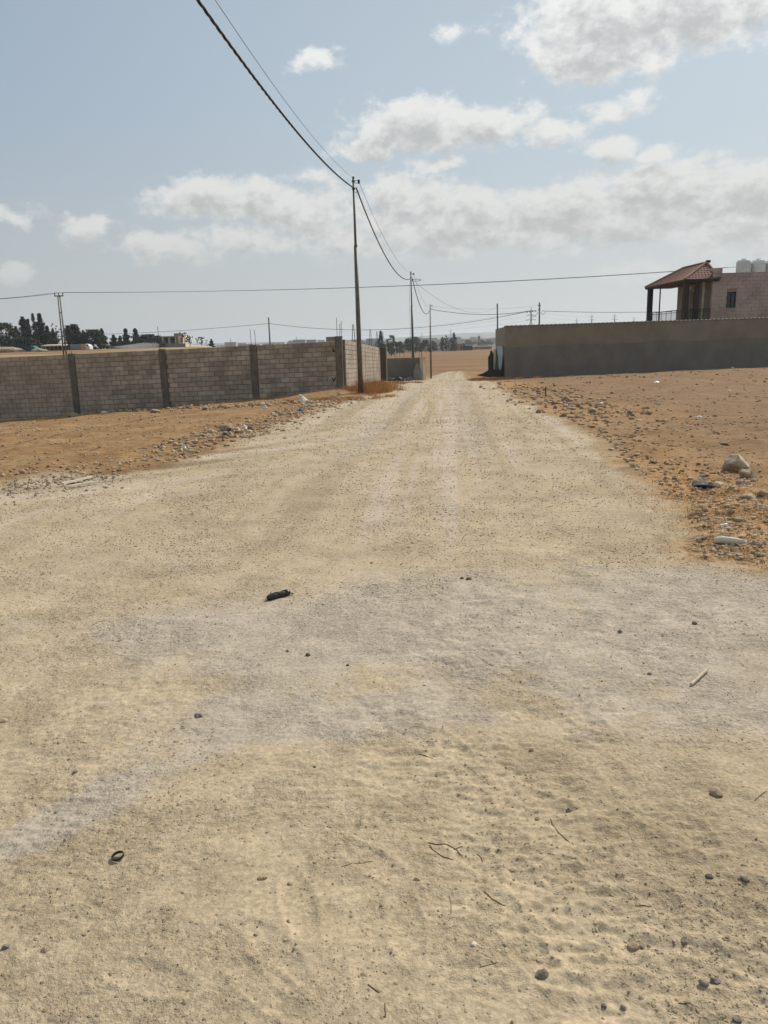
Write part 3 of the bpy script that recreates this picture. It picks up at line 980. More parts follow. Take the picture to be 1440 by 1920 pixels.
def vehicles():
    # box truck seen from the side
    Y = 205
    a = at(131, 645.5, Y); b = at(167, 645.5, Y)
    bot = at(150, 655.5, Y).z
    g = gz((a.x + b.x) / 2, Y)
    t = thing('box_truck', ((a.x + b.x) / 2, Y, g), 'box truck with grey side, ochre panel and white front, parked behind the left block wall', 'truck')
    top = a.z; f = lambda px: at(px, 650, Y).x
    MB().box(((f(131) + f(151)) / 2, Y + 1.2, (top + bot) / 2), (f(151) - f(131), 2.4, top - bot)).build('cargo_box', M['greybox'], t)
    MB().box(((f(151) + f(160)) / 2 + .03, Y + 1.2, (top + bot) / 2), (f(160) - f(151) - .05, 2.4, top - bot)).build('ochre_panel', M['orange'], t)
    c = MB(); x0, x1 = f(160) + .05, f(168)
    prof = [(x0, bot), (x1, bot), (x1, bot + .75), (x1 - .45, top - .15), (x0, top)]
    c.poly([(x, Y, z) for x, z in prof] + [(x, Y + 2.3, z) for x, z in prof], [(0, 1, 2, 3, 4), (9, 8, 7, 6, 5)] + [(i, (i + 1) % 5, 5 + (i + 1) % 5, 5 + i) for i in range(5)])
    cab = c.build('cab', M['white'], t)
    MB().box((x1 - .55, Y - .02, bot + 1.05), (.5, .06, .45)).build('side_window', M['glass'], t)
    MB().box(((f(131) + f(166)) / 2, Y + 1.2, bot - .14), (f(166) - f(131), 2.0, .24)).build('chassis', M['fascia'], t)
    for px in (137, 142, 162):
        wheel((f(px), Y + .15, g + .42), .42, t)
    # blue-green lorry among heaps
    Y = 190
    f = lambda px: at(px, 650, Y).x
    z0 = at(50, 660, Y).z; z1 = at(50, 649, Y).z; g = gz(f(50), Y)
    t = thing('lorry', (f(50), Y, g), 'dark blue lorry with rounded teal cab parked among the earth heaps at far left', 'truck')
    MB().box(((f(34) + f(57)) / 2, Y + 1.2, (z0 + z1) / 2), (f(57) - f(34), 2.4, z1 - z0)).build('cargo_box', mat('navy_panel', (.035, .05, .09)), t)
    c = MB(); x0, x1 = f(57) + .03, f(68)
    prof = [(x0, z0 + .1), (x1, z0 + .1), (x1, z0 + .55), (x1 - .4, z1 - .35), (x1 - .9, z1 - .02), (x0, z1 + .06)]
    c.poly([(x, Y, z) for x, z in prof] + [(x, Y + 2.3, z) for x, z in prof], [(0, 1, 2, 3, 4, 5), (11, 10, 9, 8, 7, 6)] + [(i, (i + 1) % 6, 6 + (i + 1) % 6, 6 + i) for i in range(6)])
    c.build('cab', M['teal'], t)
    MB().box((x1 - .75, Y - .02, z1 - .45), (.5, .06, .4)).build('side_window', M['glass'], t)
    for px in (39, 44, 63):
        wheel((f(px), Y + .15, g + .45), .45, t)
    # shed with tan roof
    Y = 200
    f = lambda px: at(px, 650, Y).x
    z1 = at(95, 648, Y).z; g = gz(f(95), Y)
    t = thing('open_shed', (f(97), Y, g), 'long low open shed with a tan sheet roof between the lorry and the twin-leg pole', 'shed')
    MB().box((f(97), Y + 3.5, (g + z1) / 2 - .1), (f(117) - f(77), .2, z1 - g - .2)).build('back_wall', M['fascia'], t)
    MB().box((f(97), Y + 1.8, z1 + .05), (f(118) - f(80), 4.2, .28), rx=.05).build('roof', M['cream'], t)
    for i in range(6):
        x = f(78) + (f(116) - f(78)) * i / 5
        MB().box((x, Y, (g + z1 - .1) / 2), (.16, .16, z1 - .1 - g)).build('post', M['stoneb'], t)
    # two cars
    for (p0, p1, py0, py1, m, lab) in [(184, 205, 649.5, 656.5, M['fascia'], 'dark parked car at the left end of the long grey wall'),
                                       (168, 181, 650, 656, M['greybox'], 'grey-blue pickup parked in front of the white truck front')]:
        Y = 212
        f = lambda px: at(px, 650, Y).x
        z0 = at(p0, py1, Y).z; z1 = at(p0, py0, Y).z; g = gz(f(p0), Y)
        z0 = g + .35; z1 = max(z1, g + 1.3)
        w = min(f(p1) - f(p0), 4.3); x = f(p0); hh = z1 - z0
        t = thing('parked_car', (x + w / 2, Y, g), lab, 'car')
        prof = [(0, 0), (w, 0), (w, hh * .45), (w * .78, hh * .52), (w * .66, hh), (w * .22, hh), (w * .08, hh * .5), (0, hh * .42)]
        n = len(prof)
        MB().poly([(x + a, Y, z0 + b) for a, b in prof] + [(x + a, Y + 1.7, z0 + b) for a, b in prof],
                  [tuple(range(n)), tuple(range(2 * n - 1, n - 1, -1))] + [(i, (i + 1) % n, n + (i + 1) % n, n + i) for i in range(n)]).build('body', m, t)
        MB().box((x + w * .44, Y - .02, z0 + hh * .75), (w * .4, .05, hh * .3)).build('side_window', M['glass'], t)
        for k in (.2, .8):
            wheel((x + w * k, Y + .1, g + .32), .32, t, .2)


vehicles()


def blob(name, loc, r, m, label=None, cat=None, group=None, seed=0, sub=2, rough=.28, squash=.7, parent=None, flat=True, rz=0.0, sx=1.0):
    bm = bmesh.new()
    bmesh.ops.create_icosphere(bm, subdivisions=sub, radius=1)
    rnd = random.Random(seed)
    ax = [Vector((rnd.gauss(0, 1), rnd.gauss(0, 1), rnd.gauss(0, 1))).normalized() for _ in range(9)]
    for v in bm.verts:
        k = 1.0
        n = v.co.normalized()
        for i, a in enumerate(ax):        # chop flats off the lump
            d = n.dot(a); lim = .62 + .28 * rnd.random() if False else .62 + .035 * i
            if d * k > lim:
                k = lim / d
        k *= 1 + rough * .35 * (rnd.random() - .5)
        v.co = Vector((n.x * k * sx, n.y * k, n.z * k * squash)) * r
    me = bpy.data.meshes.new(name); bm.to_mesh(me); bm.free()
    me.materials.append(m)
    if not flat:
        me.polygons.foreach_set('use_smooth', [True] * len(me.polygons))
    o = link_mesh(name, me, loc, (0, 0, rz), parent=parent)
    return tag(o, label, cat, group)


# earth heaps far left and hazy dust behind the wall
for i, (px, py, r, m, lab) in enumerate([(8, 656, 2.6, M['stoneb'], 'reddish rubble heap at the far left edge behind the wall'), (20, 653, 2.2, M['stone'], 'pale rubble heap left of the blue lorry'),
                                         (72, 655, 1.5, M['stone'], 'small pale heap right of the teal lorry cab')]):
    p = at(px, py, 182)
    blob('rubble_heap', (p.x, 182, gz(p.x, 182) + .2), r, m, lab, 'heap', seed=i + 3, squash=.45, sx=1.6)


def dust():
    p = at(255, 655, 150)
    bm = bmesh.new(); bmesh.ops.create_icosphere(bm, subdivisions=3, radius=1)
    for v in bm.verts:
        n = v.co.copy()
        k = 1 + .3 * float(perlin(n.x * 2 + 5, n.z * 2 + n.y, 5))
        v.co = Vector((n.x * 4.6 * k, n.y * 2.0 * k, n.z * .55 * k * (1 + .7 * n.x)))
    me = bpy.data.meshes.new('dust_cloud'); bm.to_mesh(me); bm.free()
    m = bpy.data.materials.new('dust'); m.use_nodes = True
    nt = m.node_tree; nt.nodes.clear()
    o_ = nt.nodes.new('ShaderNodeOutputMaterial'); v = nt.nodes.new('ShaderNodeVolumePrincipled')
    v.inputs['Color'].default_value = (.85, .8, .72, 1); v.inputs['Density'].default_value = .28
    nt.links.new(v.outputs[0], o_.inputs['Volume'])
    me.materials.append(m)
    o = link_mesh('dust_cloud', me, (p.x, 150, gz(p.x, 150) + .75))
    tag(o, 'low pale puff of dust drifting in front of the long grey wall', 'dust', kind='stuff')


dust()

# ------------------------------------------------------------------ left block wall
def chain(p, q, n):
    return [p.lerp(q, i / n) for i in range(n + 1)]


def block_mesh(w, h, d, seed):
    rnd = random.Random(seed)
    m = MB()
    j = lambda s=.004: rnd.uniform(-s, s)
    b = .007
    P = []
    for (ins, y) in ((0, d / 2), (0, -d / 2 + b), (b, -d / 2)):
        for sx_, sz_ in ((-1, -1), (1, -1), (1, 1), (-1, 1)):
            P.append((sx_ * (w / 2 - ins) + j(), y + j(.002), sz_ * (h / 2 - ins) + j()))
    F_ = [(0, 1, 2, 3)]
    for L in (0, 4):
        for i in range(4):
            F_.append((L + i, L + 4 + i, L + 4 + (i + 1) % 4, L + (i + 1) % 4))
    F_.append((8, 11, 10, 9))
    m.poly(P, F_)
    me = bpy.data.meshes.new('block'); me.from_pydata(m.v, [], m.f)
    bm = bmesh.new(); bm.from_mesh(me); bmesh.ops.recalc_face_normals(bm, faces=bm.faces); bm.to_mesh(me); bm.free()
    me.materials.append(M['block'])
    return me


def left_wall():
    C = at(640, 640, 32.5)              # outer corner
    CX, CY = C.x, C.y
    t = thing('block_wall', (CX, CY, gz(CX, CY)), 'long grey concrete block wall at left whose short end beside the pole stands in sunlight', 'wall')
    dirL = Vector((-1, .1, 0)).normalized()
    nrm = Vector((-.1, -1, 0)).normalized()        # towards the camera
    topz = lambda s: EYE + .10 - .0215 * s
    rz = math.atan2(-.1, 1)
    tilt = math.atan(.0215)
    # pillar spots along the wall measured from the photo
    ss = []
    for px in (637.5, 477.5, 307, 137, -33, -203):
        # intersect ray direction with the wall line
        d = ray(px, 700)
        k = d.x / d.y
        # CX + dirL.x*s = k*(CY+dirL.y*s)
        s = (k * CY - CX) / (dirL.x - k * dirL.y)
        ss.append(s)
    PW, CH, BL = .26, .2, .4
    meshes = [block_mesh(.378, .178, .16, i) for i in range(8)]
    halfm = [block_mesh(.18, .178, .16, 20 + i) for i in range(3)]
    blocks = []
    for b in range(5):
        s0 = ss[b] + PW / 2 + .01; s1 = ss[b + 1] - PW / 2 - .01
        L = s1 - s0
        for r in range(15):
            off = 0 if r % 2 else -.2
            x = off
            while x < L:
                a0 = max(x, 0); a1 = min(x + BL, L)
                if a1 - a0 > .1:
                    smid = s0 + (a0 + a1) / 2
                    z = topz(smid) - CH * (r + .5)
                    pz = gz(CX + dirL.x * smid, CY + dirL.y * smid)
                    if z + .1 > pz - .1:
                        blocks.append((smid, z, a1 - a0, b, r))
                x += BL
        # recessed mortar core
        n = 8
        tops = [Vector((CX + dirL.x * s, CY + dirL.y * s, topz(s) - .006)) - nrm * .018 for s in np.linspace(s0 - .02, s1 + .02, n)]
        bots = [Vector((p.x, p.y, gz(p.x, p.y) - .3)) for p in tops]
        MB().quadstrip(tops, bots, -nrm * .13).build('mortar_core', M['mortar'], t)
    # the raised block course beside the corner
    for k, (sa, sb) in enumerate([(ss[0] + PW / 2 + .01, ss[0] + PW / 2 + .41)]):
        blocks.append(((sa + sb) / 2, topz(sa) + .1, .4, -1, -1))
    blocks.sort(key=lambda q: q[0])
    rest = MB()
    for i, (s, z, w, b, r) in enumerate(blocks):
        jit = random.uniform(-.004, .004)
        p = Vector((CX + dirL.x * s, CY + dirL.y * s, z)) - nrm * (.08 + jit)
        if i < 298:
            me = meshes[i % 8] if w > .3 else halfm[i % 3]
            o = link_mesh('block', me, p, (0, tilt * -1 if False else 0, rz), ((w - .022) / (.378 if w > .3 else .18), 1, 1), parent=t)
            o.rotation_euler = Euler((0, -tilt, rz))
        else:
            rest.box(p, (w - .022, .16, .178), rz=rz, ry=-tilt)
    rest.build('far_blocks', M['block'], t)['kind'] = 'stuff'
    # pillars
    for i, s in enumerate(ss):
        x, y = CX + dirL.x * s, CY + dirL.y * s
        zt = topz(s) + (.20 if i == 0 else .03)
        zb = gz(x, y) - .3
        m = MB()
        n = 7
        pts = []
        # slightly wavy shuttered concrete
        for k in range(n):
            zz = zb + (zt - zb) * k / (n - 1)
            w = PW / 2 + random.uniform(-.006, .010)
            for sx_, sy_ in ((-1, -1), (1, -1), (1, 1), (-1, 1)):
                q = Vector((x, y, zz)) + dirL * (-sx_ * w) + nrm * (-sy_ * .125 + .0)
                q += nrm * (-.085)
                pts.append(q)
        Fp = [(0, 1, 2, 3), tuple(range(4 * n - 4, 4 * n))]
        for k in range(n - 1):
            for q in range(4):
                a = 4 * k + q; b2 = 4 * k + (q + 1) % 4
                Fp.append((a, b2, b2 + 4, a + 4))
        m.poly(pts, Fp)
        pl = m.build('pillar', M['pillar'], t)
        hs = {0: [(-.07, .75), (.03, .5), (.1, .62)], 1: [(-.09, .62), (.10, .60)], 2: [(-.1, .95)], 3: [(0, .12)]}.get(i, [])
        for (dx, hh) in hs:
            q = Vector((x, y, zt)) - dirL * dx - nrm * .08
            MB().tube([q - Vector((0, 0, .1)), q + Vector((random.uniform(-.03, .03), 0, hh))], .011, 5).build('rebar', M['rust'], pl)
    # ---- sunlit side run
    dirS = Vector((.0917, 1, 0)).normalized()
    nS = Vector((1, -.0917, 0)).normalized()
    x0 = CX + .13; y0 = CY + .02
    L = 15.3
    tz = lambda s: EYE + .17 - .030 * s
    nsum = 4
    side = MB()
    mort = MB()
    fl = math.atan2(-1, .0917)
    for k in range(nsum):
        a = .18 + k * 3.8; b = min(a + 3.58, L)
        tops = [Vector((x0, y0, 0)) + dirS * s + Vector((0, 0, tz(s) - .01)) - nS * .02 for s in (a - .05, b + .05)]
        bots = [Vector((p.x, p.y, gz(p.x, p.y) - .3)) for p in tops]
        mort.quadstrip(tops, bots, -nS * .12)
        for r in range(14):
            s = a - (.2 if r % 2 else 0)
            while s < b:
                s0_, s1_ = max(s, a), min(s + .4, b)
                if s1_ - s0_ > .06:
                    m_ = (s0_ + s1_) / 2
                    p = Vector((x0, y0, 0)) + dirS * m_
                    z = tz(m_) - .2 * (r + .5)
                    if z > gz(p.x, p.y) - .2:
                        side.box((p.x - nS.x * .075 + random.uniform(-.003, .003), p.y - nS.y * .075, z), (s1_ - s0_ - .012, .15, .182), rz=math.atan2(dirS.y, dirS.x), ry=math.atan(.030))
                s += .4
    side.build('side_blocks', M['block'], t)['kind'] = 'stuff'
    mort.build('mortar_core', M['mortar'], t)
    for k in range(1, 5):
        s = .08 + k * 3.8 - .03
        p = Vector((x0, y0, 0)) + dirS * s
        zt = tz(s) + .04; zb = gz(p.x, p.y) - .3
        pl = MB().box((p.x - nS.x * .10, p.y - nS.y * .10, (zt + zb) / 2), (.2, .2, zt - zb), rz=math.atan2(dirS.y, dirS.x)).build('pillar', M['pillar'], t)
        hh = {1: .75, 2: 0, 3: .85, 4: .9}[k]
        if hh:
            # starter bars tied together at the top
            for (dx, dy) in ((-.07, -.07), (.07, -.07), (.07, .07), (-.07, .07)):
                q = Vector((p.x - .1 + dx, p.y + dy, zt - .05))
                MB().tube([q, Vector((p.x - .1 + dx * .25, p.y + dy * .25, zt + hh))], .013, 4).build('rebar', M['rust'], pl)
    # ---- dark end piece facing us, end of the side run
    pe = Vector((x0, y0, 0)) + dirS * 16.6
    zt = at(718, 652, pe.y).z; zb = gz(pe.x, pe.y) - .3
    a = at(713, 680, pe.y).x; b = at(724, 680, pe.y).x
    MB().box(((a + b) / 2, pe.y + .12, (zt + zb) / 2), (b - a, .24, zt - zb)).build('end_pier', mat('dark_concrete', (.09, .075, .06)), t)  # plain dark concrete colour over the whole pier
    MB().box((b + .035, pe.y + .12, (zt + zb) / 2), (.06, .2, zt - zb - .02)).build('pier_edge', M['pale'], t)
    # ---- painted marks on the wall (black brush strokes)
    def onwall(px, py, off=.006):
        d = ray(px, py); k = d.x / d.y
        s = (k * CY - CX) / (dirL.x - k * dirL.y)
        Y = CY + dirL.y * s
        q = at(px, py, Y)
        return q + nrm * off
    for pts, w in [([(624.2, 651.5), (624.6, 654.5)], .018), ([(623.9, 655.8), (625.0, 657.6), (626.8, 660.0)], .034), ([(624.0, 657.2), (625.6, 657.6)], .024),
                   ([(623.4, 708.0), (624.2, 711.6), (625.7, 712.6)], .026), ([(628.6, 707.6), (628.0, 711.0), (626.0, 713.0)], .026), ([(625.9, 712.2), (626.0, 718.0)], .014)]:
        mb = MB()
        P = [onwall(*q) for q in pts]
        for a_, b_ in zip(P[:-1], P[1:]):
            dd = (b_ - a_).normalized(); sd = dd.cross(nrm).normalized() * w
            mb.poly([a_ - sd, a_ + sd, b_ + sd * .8, b_ - sd * .8] + [v_ - nrm * .005 for v_ in (a_ - sd, a_ + sd, b_ + sd * .8, b_ - sd * .8)],
                    [(0, 1, 2, 3), (7, 6, 5, 4), (0, 1, 5, 4), (1, 2, 6, 5), (2, 3, 7, 6), (3, 0, 4, 7)])
        mb.build('painted_mark', M['paint'], t)


left_wall()


def low_wall():
    Y = 56.5
    a = at(725, 672, Y); b = at(789, 670.5, Y)
    g = gz(a.x, Y) - .2
    t = thing('low_wall', ((a.x + b.x) / 2, Y, g), 'low unfinished dark wall stretching behind the second pole, rebars on top', 'wall')
    top = (a.z + b.z) / 2
    MB().box(((a.x + b.x) / 2, Y, (top + g) / 2), (b.x - a.x, .2, top - g)).build('wall_face', M['lower'], t)
    for px in (741, 744, 750, 757, 786, 790, 792):
        q = at(px, 672, Y)
        MB().tube([(q.x, Y, q.z - .1), (q.x + random.uniform(-.05, .05), Y, q.z + random.uniform(.35, .6))], .014, 5).build('rebar', M['rust'], t)
    # cream corner pillar
    c = at(791.5, 671, Y - .4)
    p = thing('cream_pillar', (c.x, Y - .4, g), 'sunlit cream plastered gate pillar at the right end of the low dark wall', 'pillar')
    MB().box((c.x + .02, Y - .45, (c.z + g) / 2), (.26, .30, c.z - g), rz=R(52)).build('pillar_shaft', M['cream'], p)
    MB().box((c.x + .02, Y - .45, c.z + .025), (.30, .34, .05), rz=R(52)).build('pillar_cap', M['pale'], p)
    c2 = at(797, 675, Y + 2)
    tag(MB().box((c2.x, Y + 2, (c2.z + g) / 2), (.06, .06, c2.z - g)).build('gate_post', M['orange'], None), 'thin rusty gate post just right of the cream pillar', 'post')
    # odds and ends heaped in front of the low wall
    for i, (px, py, r, m, lab) in enumerate([(746, 706, .38, M['black'], 'black bundle dumped against the low dark wall'), (757, 708, .22, M['white'], 'pale round bundle in front of the low dark wall'),
                                             (734, 710, .35, M['stoned'], 'dark heap at the left foot of the low dark wall'), (768, 707, .33, M['stoned'], 'dark heap just left of the second pole base')]):
        x, y, z = pxg(px, py)
        y = 55.4; x = at(px, py, y).x
        blob('dumped_bundle', (x, y, gz(x, y) + r * .3), r, m, lab, 'bundle', seed=i + 40, sx=1.3)
    x = at(782, 690, 55.6).x; g2 = gz(x, 55.6)
    s = MB(); H = 1.25
    prof = [(-.28, 0), (.28, 0), (.30, .7), (.12, H), (-.06, H + .05), (-.25, .75)]
    s.poly([(x + a, 55.6, g2 + b - .05) for a, b in prof] + [(x + a * .9, 55.75, g2 + b - .05) for a, b in prof], [(0, 1, 2, 3, 4, 5), (11, 10, 9, 8, 7, 6)] + [(i, (i + 1) % 6, 6 + (i + 1) % 6, 6 + i) for i in range(6)])
    tag(s.build('leaning_sheet', M['greybox'], None), 'grey pointed sheet leaning beside the cream pillar', 'sheet')


low_wall()

# ------------------------------------------------------------------ right perimeter wall
def right_wall():
    A = at(947, 612.5, 45); B = at(1440, 597, 47.2)
    d = (B - A); d.z = 0
    run = lambda s: Vector((A.x + d.x * s, A.y + d.y * s, A.z + (B.z - A.z) * s))
    E2 = 1.75
    t = thing('perimeter_wall', (A.x, A.y, gz(A.x, A.y)), 'long shaded wall across the right field, beige upper band over dark grey cement', 'wall')
    n = 36
    tops = [run(E2 * i / n) for i in range(n + 1)]
    nn = Vector((d.y, -d.x, 0)).normalized()
    mids = [p - Vector((0, 0, 1.12 + .04 * math.sin(i * .9))) for i, p in enumerate(tops)]
    bots = [Vector((p.x, p.y, gz(p.x, p.y) - .4)) for p in tops]
    MB().quadstrip(tops, mids, -nn * .25).build('upper_band', M['upper'], t)
    MB().quadstrip([p + nn * .025 - Vector((0, 0, .003)) for p in mids], [p + nn * .025 for p in bots], -nn * .27).build('lower_band', M['lower'], t)
    # corrugated top edge: half-round cap tiles laid side by side
    L = d.length * E2
    nt = int(L / .26)
    proto = None
    rest = MB()
    cp = MB()
    for k in range(7):
        a = math.pi * k / 6
        cp.v.append((-.115 * math.cos(a), -.16, .075 * math.sin(a)))
    for k in range(7):
        a = math.pi * k / 6
        cp.v.append((-.115 * math.cos(a), .16, .075 * math.sin(a)))
    cp.f = [(k, k + 1, k + 8, k + 7) for k in range(6)] + [tuple(range(7)), tuple(range(13, 6, -1))]
    me = bpy.data.meshes.new('cap_tile'); me.from_pydata(cp.v, [], cp.f); me.materials.append(M['upper'])
    rz = math.atan2(d.y, d.x)
    for i in range(nt):
        s = (i + .5) / nt * E2
        p = run(s) - nn * .125
        link_mesh('cap_tile', me, (p.x, p.y, p.z - .004), (0, 0, rz), parent=t)
    # return wall running back beside the road
    q = Vector((A.x, A.y, 0)); dr = Vector((.10, 1, 0)).normalized()
    e = q + dr * 11.6
    tz0 = A.z; tz1 = at(930, 617, e.y).z
    n = 6
    tops = [Vector((q.x + (e.x - q.x) * i / n, q.y + .26 + (e.y - q.y - .26) * i / n, tz0 + (tz1 - tz0) * i / n - .01)) for i in range(n + 1)]
    mid = [p - Vector((0, 0, 1.15)) for p in tops]
    bots = [Vector((p.x, p.y, gz(p.x, p.y) - .4)) for p in tops]
    MB().quadstrip(tops, mid, (.25, 0, 0)).build('return_upper_band', M['upper'], t)
    MB().quadstrip([p + Vector((.02, 0, -.003)) for p in mid], [p + Vector((.02, 0, 0)) for p in bots], (.21, 0, 0)).build('return_lower_band', M['lower'], t)

    # pale blue steel gate leaf standing against the return wall
    f = lambda px, py, Y: at(px, py, Y)
    def sheet(name, pts, Y0, Y1, m, label, cat, th=.03, fold=0):
        """irregular sheet: pts px/py, depth varies from Y0 (right) to Y1 (left)"""
        xs = [p[0] for p in pts]; lo, hi = min(xs), max(xs)
        P = [at(px, py, Y1 + (Y0 - Y1) * (px - lo) / max(hi - lo, 1e-6)) for px, py in pts]
        k = len(P)
        P2 = [p + Vector((th, th, 0)) for p in P]
        o = MB().poly(P + P2, [tuple(range(k)), tuple(range(2 * k - 1, k - 1, -1))] + [(i, (i + 1) % k, k + (i + 1) % k, k + i) for i in range(k)]).build(name, m, None)
        return tag(o, label, cat)
    g = thing('blue_gate', at(939, 706, 45.3), 'pale blue metal sheet gate at the left end of the perimeter wall', 'gate')
    P = [at(945.5, 649, 45.2), at(933, 648, 53), at(933, 700, 53), at(945.5, 709, 45.2)]
    P[0].x = A.x - .06; P[3].x = A.x - .06
    nrm = Vector((-.05, -.0, 0))
    MB().poly(P + [p + nrm for p in P], [(0, 1, 2, 3), (7, 6, 5, 4), (0, 1, 5, 4), (1, 2, 6, 5), (2, 3, 7, 6), (3, 0, 4, 7)]).build('gate_leaf', M['blue'], g)
    for fr in (.33, .66):
        a = P[0].lerp(P[3], fr) + nrm * 1.2; b = P[1].lerp(P[2], fr) + nrm * 1.2
        MB().tube([a, b], .02, 4).build('gate_rail', M['blue'], g)
    sheet('sheet_or_shadow', [(937, 707), (944.5, 708), (944.5, 668), (942, 672), (940, 690)], 44.9, 45.1, M['tarp_shadow'], 'torn black sheeting hanging over the right half of the pale blue gate', 'sheeting')
    sheet('sheet_or_shadow', [(924, 702), (936, 704), (934, 688), (933, 668), (931, 660), (930.5, 672), (928, 690)], 47, 49, M['tarp_shadow'], 'dark draped sheeting between the beige strip and the pale blue gate', 'sheeting')
    sheet('black_board', [(915.5, 699), (923, 698), (923.5, 664), (920, 657), (918, 665), (915, 670)], 52, 52.5, M['tarp_shadow'], 'tall pointed black board standing leftmost at the end of the perimeter wall', 'board', th=.08)
    sheet('beige_board', [(924, 698), (929.5, 697), (929.5, 655), (925, 655)], 52.6, 52.9, M['pale'], 'beige upright board between the pointed black board and the dark sheeting', 'board', th=.08)
    sheet('sheet_or_shadow', [(893, 704), (905, 700), (916, 694), (925, 692), (940, 696), (944, 707), (915, 707.5)], 46.4, 49.5, M['tarp_shadow'], 'low black shape standing in for the shadow on the ground before the gate', 'sheeting', th=.3)  # cast shadow of the wall end, built as a black shape


right_wall()

# ------------------------------------------------------------------ house
def house():
    X0, X1 = 20.8, 22.65          # veranda edge, house side wall
    Y0, Y1 = 54.0, 61.6
    g = gz(24, 57) - .3
    ze = EYE + 3.62               # eave
    zr = EYE + 4.82               # ridge
    fl = at(1320, 606, Y0).z      # veranda floor
    t = thing('stone_house', (26, 57, g), 'two storey pinkish stone house with tiled veranda roof behind the perimeter wall', 'house')
    # body
    XR = 33.0
    top = at(1400, 510.5, Y0).z
    win = (at(1363, 560, Y0).x, at(1380, 560, Y0).x, at(1371, 577, Y0).z, at(1371, 547, Y0).z)
    y = Y0
    def wallpiece(x0, x1, z0, z1, m_):
        m_.box(((x0 + x1) / 2, y + .15, (z0 + z1) / 2), (x1 - x0, .3, z1 - z0))
    m_ = MB()
    # stone courses laid as real strips with sunk joints
    zc = g
    rows = []
    while zc < top:
        z1 = min(zc + .25, top)
        rows.append((zc, z1)); zc = z1 + .0
    for i, (a, b) in enumerate(rows):
        x = X1 + .01 - (i % 2) * .25
        while x < XR:
            xa, xb = max(x, X1 + .01), min(x + .5, XR)
            x += .5
            if xb - xa < .05: continue
            segs = [(xa, xb)]
            if b > win[2] and a < win[3]:
                segs = [(xa, min(xb, win[0]))] if xa < win[0] else []
                if xb > win[1]: segs.append((max(xa, win[1]), xb))
            for (sa, sb) in segs:
                if sb - sa > .04:
                    m_.box(((sa + sb) / 2, y + .10 + random.uniform(-.006, .006), (a + b) / 2), (sb - sa - .012, .2, b - a - .012))
    m_.build('stone_facing', M['hstone'], t)['kind'] = 'stuff'
    bk = MB()
    for (a, b, c, e) in [(X1 + .02, win[0], g, top - .02), (win[1], XR, g, top - .02), (win[0], win[1], g, win[2]), (win[0], win[1], win[3], top - .02)]:
        bk.box(((a + b) / 2, y + .17, (c + e) / 2), (b - a, .24, e - c))
    bk.box((XR - .1, y + 2.9, (g + top) / 2 - .02), (.2, 5.2, top - g - .04))
    bk.box(((X1 + XR) / 2, y + 6.25, (g + top) / 2 - .02), (XR - X1 - .1, .2, top - g - .04))
    bk.build('core_wall', M['hjoint'], t)
    MB().box(((X1 + XR) / 2, y + 2.9, top - .45), (XR - X1 - .6, 5.0, .2)).build('flat_roof', M['pale'], t)
    # raised parapet behind the veranda roof
    a = at(1316, 503, Y0 + .1); b = at(1354, 503, Y0 + .1)
    rp = MB()
    prof = [(X1 + .01, top), (b.x, top), (b.x, b.z - .02), (b.x - .15, b.z + .03), ((a.x + b.x) / 2, b.z - .0), (a.x + .35, a.z - .12), (X1 + .01, a.z - .25)]
    k = len(prof)
    rp.poly([(x, y + .003, z + .002) for x, z in prof] + [(x, y + .3, z + .002) for x, z in prof], [tuple(range(k)), tuple(range(2 * k - 1, k - 1, -1))] + [(i, (i + 1) % k, k + (i + 1) % k, k + i) for i in range(k)])
    rp.build('raised_parapet', M['hstone'], t)
    # window
    w = MB()
    wx, wz = (win[0] + win[1]) / 2, (win[2] + win[3]) / 2; ww, wh = win[1] - win[0], win[3] - win[2]
    for (dx, dz, a_, b_) in [(-ww / 2 + .03, 0, .06, wh), (ww / 2 - .03, 0, .06, wh), (0, wh / 2 - .03, ww - .12, .06), (0, -wh / 2 + .03, ww - .12, .06), (0, 0, .04, wh - .12)]:
        w.box((wx + dx, y + .08, wz + dz), (a_ - .002, .06, b_ - .002))
    wo = w.build('window', M['fascia'], t)
    MB().box((wx, y + .12, wz), (ww - .1, .02, wh - .1)).build('pane', M['glass'], wo)
    # side wall facing the veranda, with openings
    side = MB(); ys = [Y0 + .3, 55.2, 55.9, 56.9, 57.9, 58.8, 60.0, 61.5]
    YB = 60.2
    segs = [(Y0 + .3, 55.0), (55.9, 56.5), (57.6, 58.0), (59.0, YB)]
    hs = fl + 2.35
    for a_, b_ in segs:
        side.box((X1 + .12, (a_ + b_) / 2, (g + hs) / 2), (.24, b_ - a_, hs - g))
    side.box((X1 + .12, (Y0 + .3 + YB) / 2, (hs + .003 + ze + .3) / 2), (.24, YB - Y0 - .3, ze + .3 - hs - .003))
    side.box((X1 + .12, (Y0 + .3 + YB) / 2, (g + fl) / 2), (.2, YB - Y0 - .32, fl - g))
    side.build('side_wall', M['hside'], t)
    for (a_, b_, mm, nm) in [(55.0, 55.9, M['paleglass'], 'window'), (56.5, 57.6, M['glass'], 'door'), (58.0, 59.1, M['glass'], 'door')]:
        fr = MB()
        fr.box((X1 + .1, a_ + .05, (fl + hs) / 2), (.08, .08, hs - fl)).box((X1 + .1, b_ - .05, (fl + hs) / 2), (.08, .08, hs - fl)).box((X1 + .1, (a_ + b_) / 2, hs - .05), (.08, b_ - a_ - .2, .08)).box((X1 + .1, (a_ + b_) / 2, fl + 1.2), (.06, .06, 2.2))
        f_ = fr.build(nm, M['pale'], t)
        MB().box((X1 + .14, (a_ + b_) / 2, (fl + hs) / 2), (.02, b_ - a_ - .12, hs - fl - .08)).build('pane', mm, f_)
